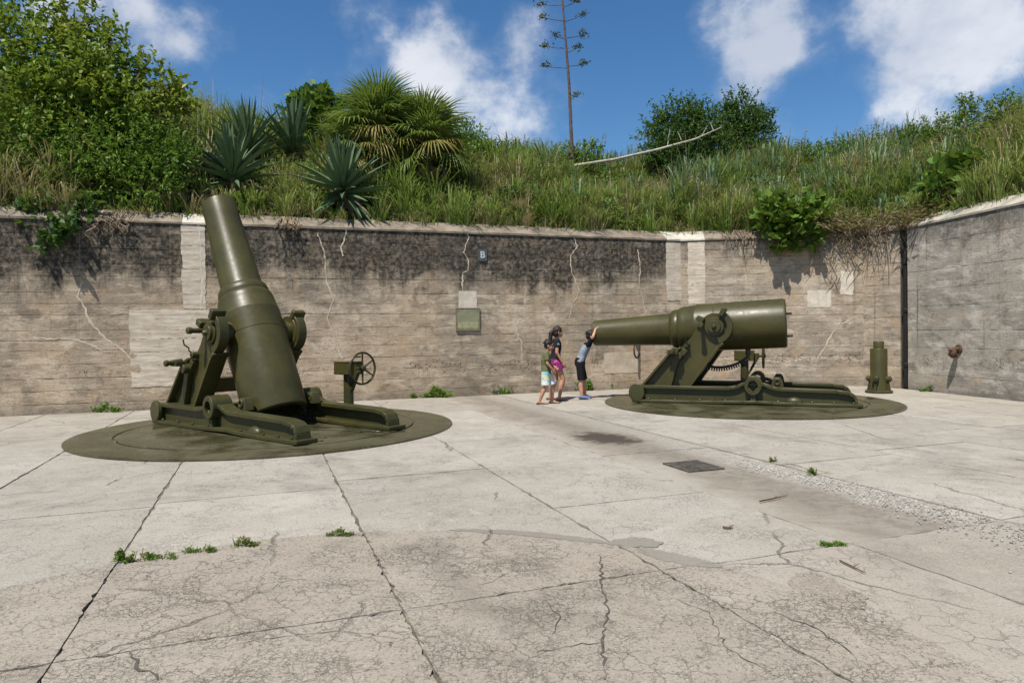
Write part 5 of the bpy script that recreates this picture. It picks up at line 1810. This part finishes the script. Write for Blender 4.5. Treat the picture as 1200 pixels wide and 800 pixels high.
def face_bits(root, H, k):
    for s in (-1, 1):
        MB().ball((0, 0, 0), 1, H @ Matrix.Translation((.078 * k, s * .031 * k, .004 * k)) @ Matrix.Diagonal((.010 * k, .013 * k, .008 * k, 1)), 10, 6).build('eye', M_eye, root)
    MB().ball((0, 0, 0), 1, H @ Matrix.Translation((.0935 * k, 0, -.060 * k)) @ Matrix.Diagonal((.006 * k, .022 * k, .007 * k, 1)), 10, 6).build('lips', M_lip, root)

def foot(mb, ankle, d, k=1.0):
    a = Vector(ankle)
    d = Vector(d).normalized()
    loft_pts = [(a + Vector((0, 0, -.035 * k)) - d * .045 * k, .034), (a + Vector((0, 0, -.040 * k)) + d * .04 * k, .034), (a + Vector((0, 0, -.052 * k)) + d * .11 * k, .026), (a + Vector((0, 0, -.056 * k)) + d * .155 * k, .017)]
    limb(mb, [p for p, _ in loft_pts], [r * k for _, r in loft_pts], 10)
    s = Vector((-d.y, d.x, 0))
    for o in (-.024, -.010, .004, .017, .028):
        p = a + Vector((0, 0, -.060 * k)) + d * (.155 - abs(o) * .5) * k + s * o * k
        limb(mb, [p, p + d * .030 * k], [.010 * k, .008 * k], 8)

def torso_secs(hip, chest, neck, k, wide, extra=0.0, fwd=(1, 0, 0)):
    hip, chest, neck = Vector(hip), Vector(chest), Vector(neck)
    f = Vector(fwd).normalized()
    l = Vector((-f.y, f.x, 0))
    e = extra
    mid = hip.lerp(chest, .5)
    return [(hip - Vector((0, 0, .05 * k)), f * (.095 * k + e), l * (.135 * k * wide + e)), (hip, f * (.100 * k + e), l * (.140 * k * wide + e)), (mid, f * (.085 * k + e), l * (.118 * k * wide + e)),
            (chest, f * (.098 * k + e), l * (.140 * k * wide + e)), (chest.lerp(neck, .62), f * (.080 * k + e), l * (.138 * k * wide + e)), (chest.lerp(neck, .92), f * (.055 * k + e * .6), l * (.085 * k * wide + e * .6)), (neck, f * (.045 * k + e * .3), l * (.050 * k + e * .3))]

def wisps(mb, H, k, n, sd):
    r_ = random.Random(sd)
    for _ in range(n):
        a, e = r_.uniform(-2.6, 2.6) + PI, r_.uniform(-.2, 1.4)
        d = Vector((math.cos(a) * math.cos(e), math.sin(a) * math.cos(e), math.sin(e)))
        p = Vector((-.022, 0, .038)) + Vector((d.x * .092, d.y * .080, d.z * .082))
        q = p + d * .018 + Vector((-.02, r_.uniform(-.02, .02), -.035))
        limb(mb, [H @ (p * k), H @ (q * k)], [.012 * k, .005 * k], 6)

# --- girl walking to the right
def girl():
    g = G(651.5, 469)
    root = tag(empty('person', (g.x, g.y, 0), R(6)), 'person in dark tee and magenta shorts walking toward the muzzle', 'person', 'visitors at the right gun')
    k = .97
    hipc, ch, nk, hd = Vector((0, 0, .83)), Vector((.02, 0, 1.08)), Vector((.035, 0, 1.265)), Vector((.065, 0, 1.405))
    b = MB()
    loft(b, torso_secs(hipc, ch, nk, k, .92))
    limb(b, [nk - Vector((0, 0, .04)), hd - Vector((.02, 0, .05))], [.046, .043])
    H = head_on(b, root, hd, 1.0, R(4), R(4))
    legs = {-1: [(.0, -.075, .80), (.14, -.075, .44), (.06, -.08, .075)], 1: [(-.01, .075, .80), (.02, .078, .43), (-.11, .08, .085)]}
    for s, L in legs.items():
        limb(b, L, [.076, .050, .032])
        limb(b, [L[1], Vector(L[1]).lerp(Vector(L[2]), .35) - Vector((.012, 0, 0)), L[2]], [.048, .052, .032])
        foot(b, L[2], (1, .05 * s, 0), .95)
    arms = {-1: [(.02, -.145, 1.225), (.0, -.185, .985), (.11, -.17, .79)], 1: [(.02, .145, 1.225), (-.05, .19, .98), (.02, .18, .76)]}
    for s, L in arms.items():
        limb(b, L, [.042, .034, .024])
        d = (Vector(L[2]) - Vector(L[1])).normalized()
        hand(b, L[2], d, (1, 0, 0), (0, -s, 0), .92)
    remesh(b.build('body', M_skin2, root), .0065)
    face_bits(root, H, 1.0)
    sh = MB()
    loft(sh, torso_secs(hipc + Vector((0, 0, .03)), ch, nk - Vector((0, 0, .01)), k, .92, .016))
    for s, L in arms.items():
        a, e = Vector(L[0]), Vector(L[1])
        limb(sh, [a + Vector((0, s * -.03, .005)), a, a.lerp(e, .55)], [.060, .060, .056], 14, True)
        sh.ball(a, .060)
    shirt = remesh(sh.build('shirt', M_navy, root), .011, 3)
    MB().cyl((.028, -.203, 1.155), (.028, -.214, 1.150), .026, seg=14).build('sleeve_badge', M_white, shirt)
    pt = MB()
    loft(pt, [(hipc + Vector((0, 0, .06)), (.108, 0, 0), (0, .128, 0)), (hipc, (.116, 0, 0), (0, .146, 0)), (hipc - Vector((0, 0, .09)), (.108, 0, 0), (0, .140, 0))])
    for s, L in legs.items():
        a, e = Vector(L[0]), Vector(L[1])
        limb(pt, [a, a.lerp(e, .48)], [.100, .104], 16, True)
    remesh(pt.build('shorts', M_mag, root), .011, 2)
    hr = MB()
    hr.ball((0, 0, 0), 1, H @ Matrix.Translation((-.022, 0, .038)) @ Matrix.Diagonal((.100, .086, .088, 1)), 18, 12)
    hr.ball((0, 0, 0), 1, H @ Matrix.Translation((-.045, 0, -.03)) @ Matrix.Diagonal((.068, .080, .085, 1)), 16, 10)
    limb(hr, [H @ Vector((-.10, 0, .03)), H @ Vector((-.155, -.01, -.03)), H @ Vector((-.16, -.015, -.15)), H @ Vector((-.14, -.01, -.25))], [.035, .045, .042, .015])
    wisps(hr, H, 1.0, 40, 5)
    remesh(hr.build('hair', M_hair, root), .008, 1)
    for s, L in legs.items():
        a = Vector(L[2])
        MB().box(a.x - .085, a.x + .185, a.y - .042, a.y + .042, 0.002 + (.015 if s > 0 else 0), .016 + (.015 if s > 0 else 0)).build('sandal', M_sole, root, bevel=.01)
girl()

# --- small boy in the olive shirt
def small_boy():
    g = G(641, 473)
    root = tag(empty('person', (g.x, g.y, 0), R(-4)), 'small person in olive tee and patterned shorts, leftmost of the three visitors', 'person', 'visitors at the right gun')
    k = .80
    hipc, ch, nk, hd = Vector((-.01, 0, .66)), Vector((-.01, 0, .87)), Vector((.01, 0, 1.025)), Vector((.055, 0, 1.145))
    b = MB()
    loft(b, torso_secs(hipc, ch, nk, k, .95))
    limb(b, [nk - Vector((0, 0, .04)), hd - Vector((.02, 0, .05))], [.042, .038])
    H = head_on(b, root, hd, .95, R(-6), R(16))
    legs = {-1: [(-.02, -.062, .63), (-.02, -.062, .345), (-.14, -.065, .065)], 1: [(.0, .062, .63), (.12, .062, .35), (.10, .065, .062)]}
    for s, L in legs.items():
        limb(b, L, [.062, .042, .027])
        limb(b, [L[1], Vector(L[1]).lerp(Vector(L[2]), .35) - Vector((.010, 0, 0)), L[2]], [.040, .043, .027])
        foot(b, L[2], (1, .05 * s, 0), .80)
    arms = {-1: [(.0, -.118, .99), (.02, -.165, .80), (.12, -.12, .68)], 1: [(.0, .118, .99), (.03, .16, .80), (.15, .10, .72)]}
    for s, L in arms.items():
        limb(b, L, [.034, .028, .020])
        d = (Vector(L[2]) - Vector(L[1])).normalized()
        hand(b, L[2], d, (.3, 0, 1), (0, -s, 0), .75)
    remesh(b.build('body', M_skin2, root), .006)
    face_bits(root, H, .95)
    sh = MB()
    loft(sh, torso_secs(hipc - Vector((0, 0, .035)), ch, nk - Vector((0, 0, .008)), k, .98, .024))
    for s, L in arms.items():
        a, e = Vector(L[0]), Vector(L[1])
        limb(sh, [a + Vector((0, s * -.03, .005)), a, a.lerp(e, .72)], [.056, .056, .055], 14, True)
        sh.ball(a, .055)
    remesh(sh.build('shirt', M_oliveshirt, root), .010, 3)
    pt = MB()
    loft(pt, [(hipc + Vector((0, 0, .04)), (.092, 0, 0), (0, .112, 0)), (hipc - Vector((0, 0, .05)), (.100, 0, 0), (0, .128, 0)), (hipc - Vector((0, 0, .11)), (.094, 0, 0), (0, .122, 0))])
    for s, L in legs.items():
        a, e = Vector(L[0]), Vector(L[1])
        limb(pt, [a, a.lerp(e, .92)], [.080, .088], 16, True)
    remesh(pt.build('board_shorts', M_board, root), .010, 2)
    hr = MB()
    hr.ball((0, 0, 0), 1, H @ Matrix.Translation((-.020, 0, .040)) @ Matrix.Diagonal((.094, .080, .080, 1)), 18, 12)
    hr.ball((0, 0, 0), 1, H @ Matrix.Translation((-.046, 0, -.015)) @ Matrix.Diagonal((.056, .074, .062, 1)), 16, 10)
    wisps(hr, H, .95, 34, 6)
    remesh(hr.build('hair', M_hair2, root), .008, 1)
    for s, L in legs.items():
        a = Vector(L[2])
        MB().box(a.x - .070, a.x + .155, a.y - .036, a.y + .036, 0.001, .013).build('sandal', M_sole, root, bevel=.008)
small_boy()

# --- boy leaning on the muzzle, looking into the bore
def big_boy():
    g = G(683, 467.5)
    rz = math.atan2(-.384, .923)
    root = tag(empty('person', (g.x, g.y, 0), R(-4)), 'person in grey tee and black shorts peering into the level muzzle', 'person', 'visitors at the right gun')
    k = .93
    hipc, ch, nk = Vector((-.05, 0, .80)), Vector((.055, 0, 1.03)), Vector((.135, 0, 1.19))
    hd = Vector((.185, 0, 1.315))
    b = MB()
    loft(b, torso_secs(hipc, ch, nk, k, .95))
    limb(b, [nk - Vector((.02, 0, .04)), hd - Vector((.02, 0, .05))], [.045, .042])
    H = head_on(b, root, hd, 1.0, R(0), R(14))
    legs = {-1: [(-.05, -.075, .77), (-.03, -.08, .42), (-.02, -.085, .075)], 1: [(-.05, .075, .77), (.03, .08, .42), (.05, .085, .075)]}
    for s, L in legs.items():
        limb(b, L, [.072, .048, .031])
        limb(b, [L[1], Vector(L[1]).lerp(Vector(L[2]), .35) - Vector((.012, 0, 0)), L[2]], [.046, .051, .031])
        foot(b, L[2], (1, .05 * s, 0), .92)
    arms = {-1: [(.13, -.14, 1.145), (.22, -.215, 1.30), (.275, -.165, 1.455)], 1: [(.13, .14, 1.145), (.22, .215, 1.30), (.275, .165, 1.455)]}
    for s, L in arms.items():
        limb(b, L, [.040, .033, .024])
        hand(b, L[2], (.55, -s * .25, .5), (0, -s, .2), (1, 0, -.25), .9, .8)
    remesh(b.build('body', M_skin, root), .0065)
    face_bits(root, H, 1.0)
    sh = MB()
    loft(sh, torso_secs(hipc + Vector((0, 0, .0)), ch, nk - Vector((0, 0, .01)), k, .95, .020))
    remesh(sh.build('shirt', M_grey, root), .011, 3)
    sl_ = MB()
    for s, L in arms.items():
        a, e = Vector(L[0]), Vector(L[1])
        limb(sl_, [a + Vector((-.02, s * -.03, -.01)), a, a.lerp(e, .80)], [.060, .062, .054], 14, True)
        sl_.ball(a, .063)
    loft(sl_, [(ch.lerp(nk, .70), (.100, 0, -.02), (0, .158, 0)), (ch.lerp(nk, .95), (.068, 0, 0), (0, .100, 0))])
    remesh(sl_.build('raglan_sleeves', M_blk, root), .010, 2)
    pt = MB()
    loft(pt, [(hipc + Vector((.02, 0, .07)), (.106, 0, 0), (0, .128, 0)), (hipc, (.114, 0, 0), (0, .142, 0)), (hipc - Vector((0, 0, .10)), (.108, 0, 0), (0, .140, 0))])
    for s, L in legs.items():
        a, e = Vector(L[0]), Vector(L[1])
        limb(pt, [a, e - Vector((0, 0, .02))], [.092, .078], 16, True)
    remesh(pt.build('shorts', M_blk, root), .011, 2)
    hr = MB()
    hr.ball((0, 0, 0), 1, H @ Matrix.Translation((-.018, 0, .040)) @ Matrix.Diagonal((.100, .084, .084, 1)), 18, 12)
    hr.ball((0, 0, 0), 1, H @ Matrix.Translation((-.046, 0, -.020)) @ Matrix.Diagonal((.060, .078, .066, 1)), 16, 10)
    wisps(hr, H, 1.0, 34, 7)
    remesh(hr.build('hair', M_hair2, root), .008, 1)
    for s, L in legs.items():
        a = Vector(L[2])
        so = MB()
        limb(so, [a + Vector((-.038, 0, -.028)), a + Vector((.05, 0, -.031)), a + Vector((.125, 0, -.040))], [.041, .039, .033])
        remesh(so.build('shoe', M_blue, root), .009, 2)
big_boy()
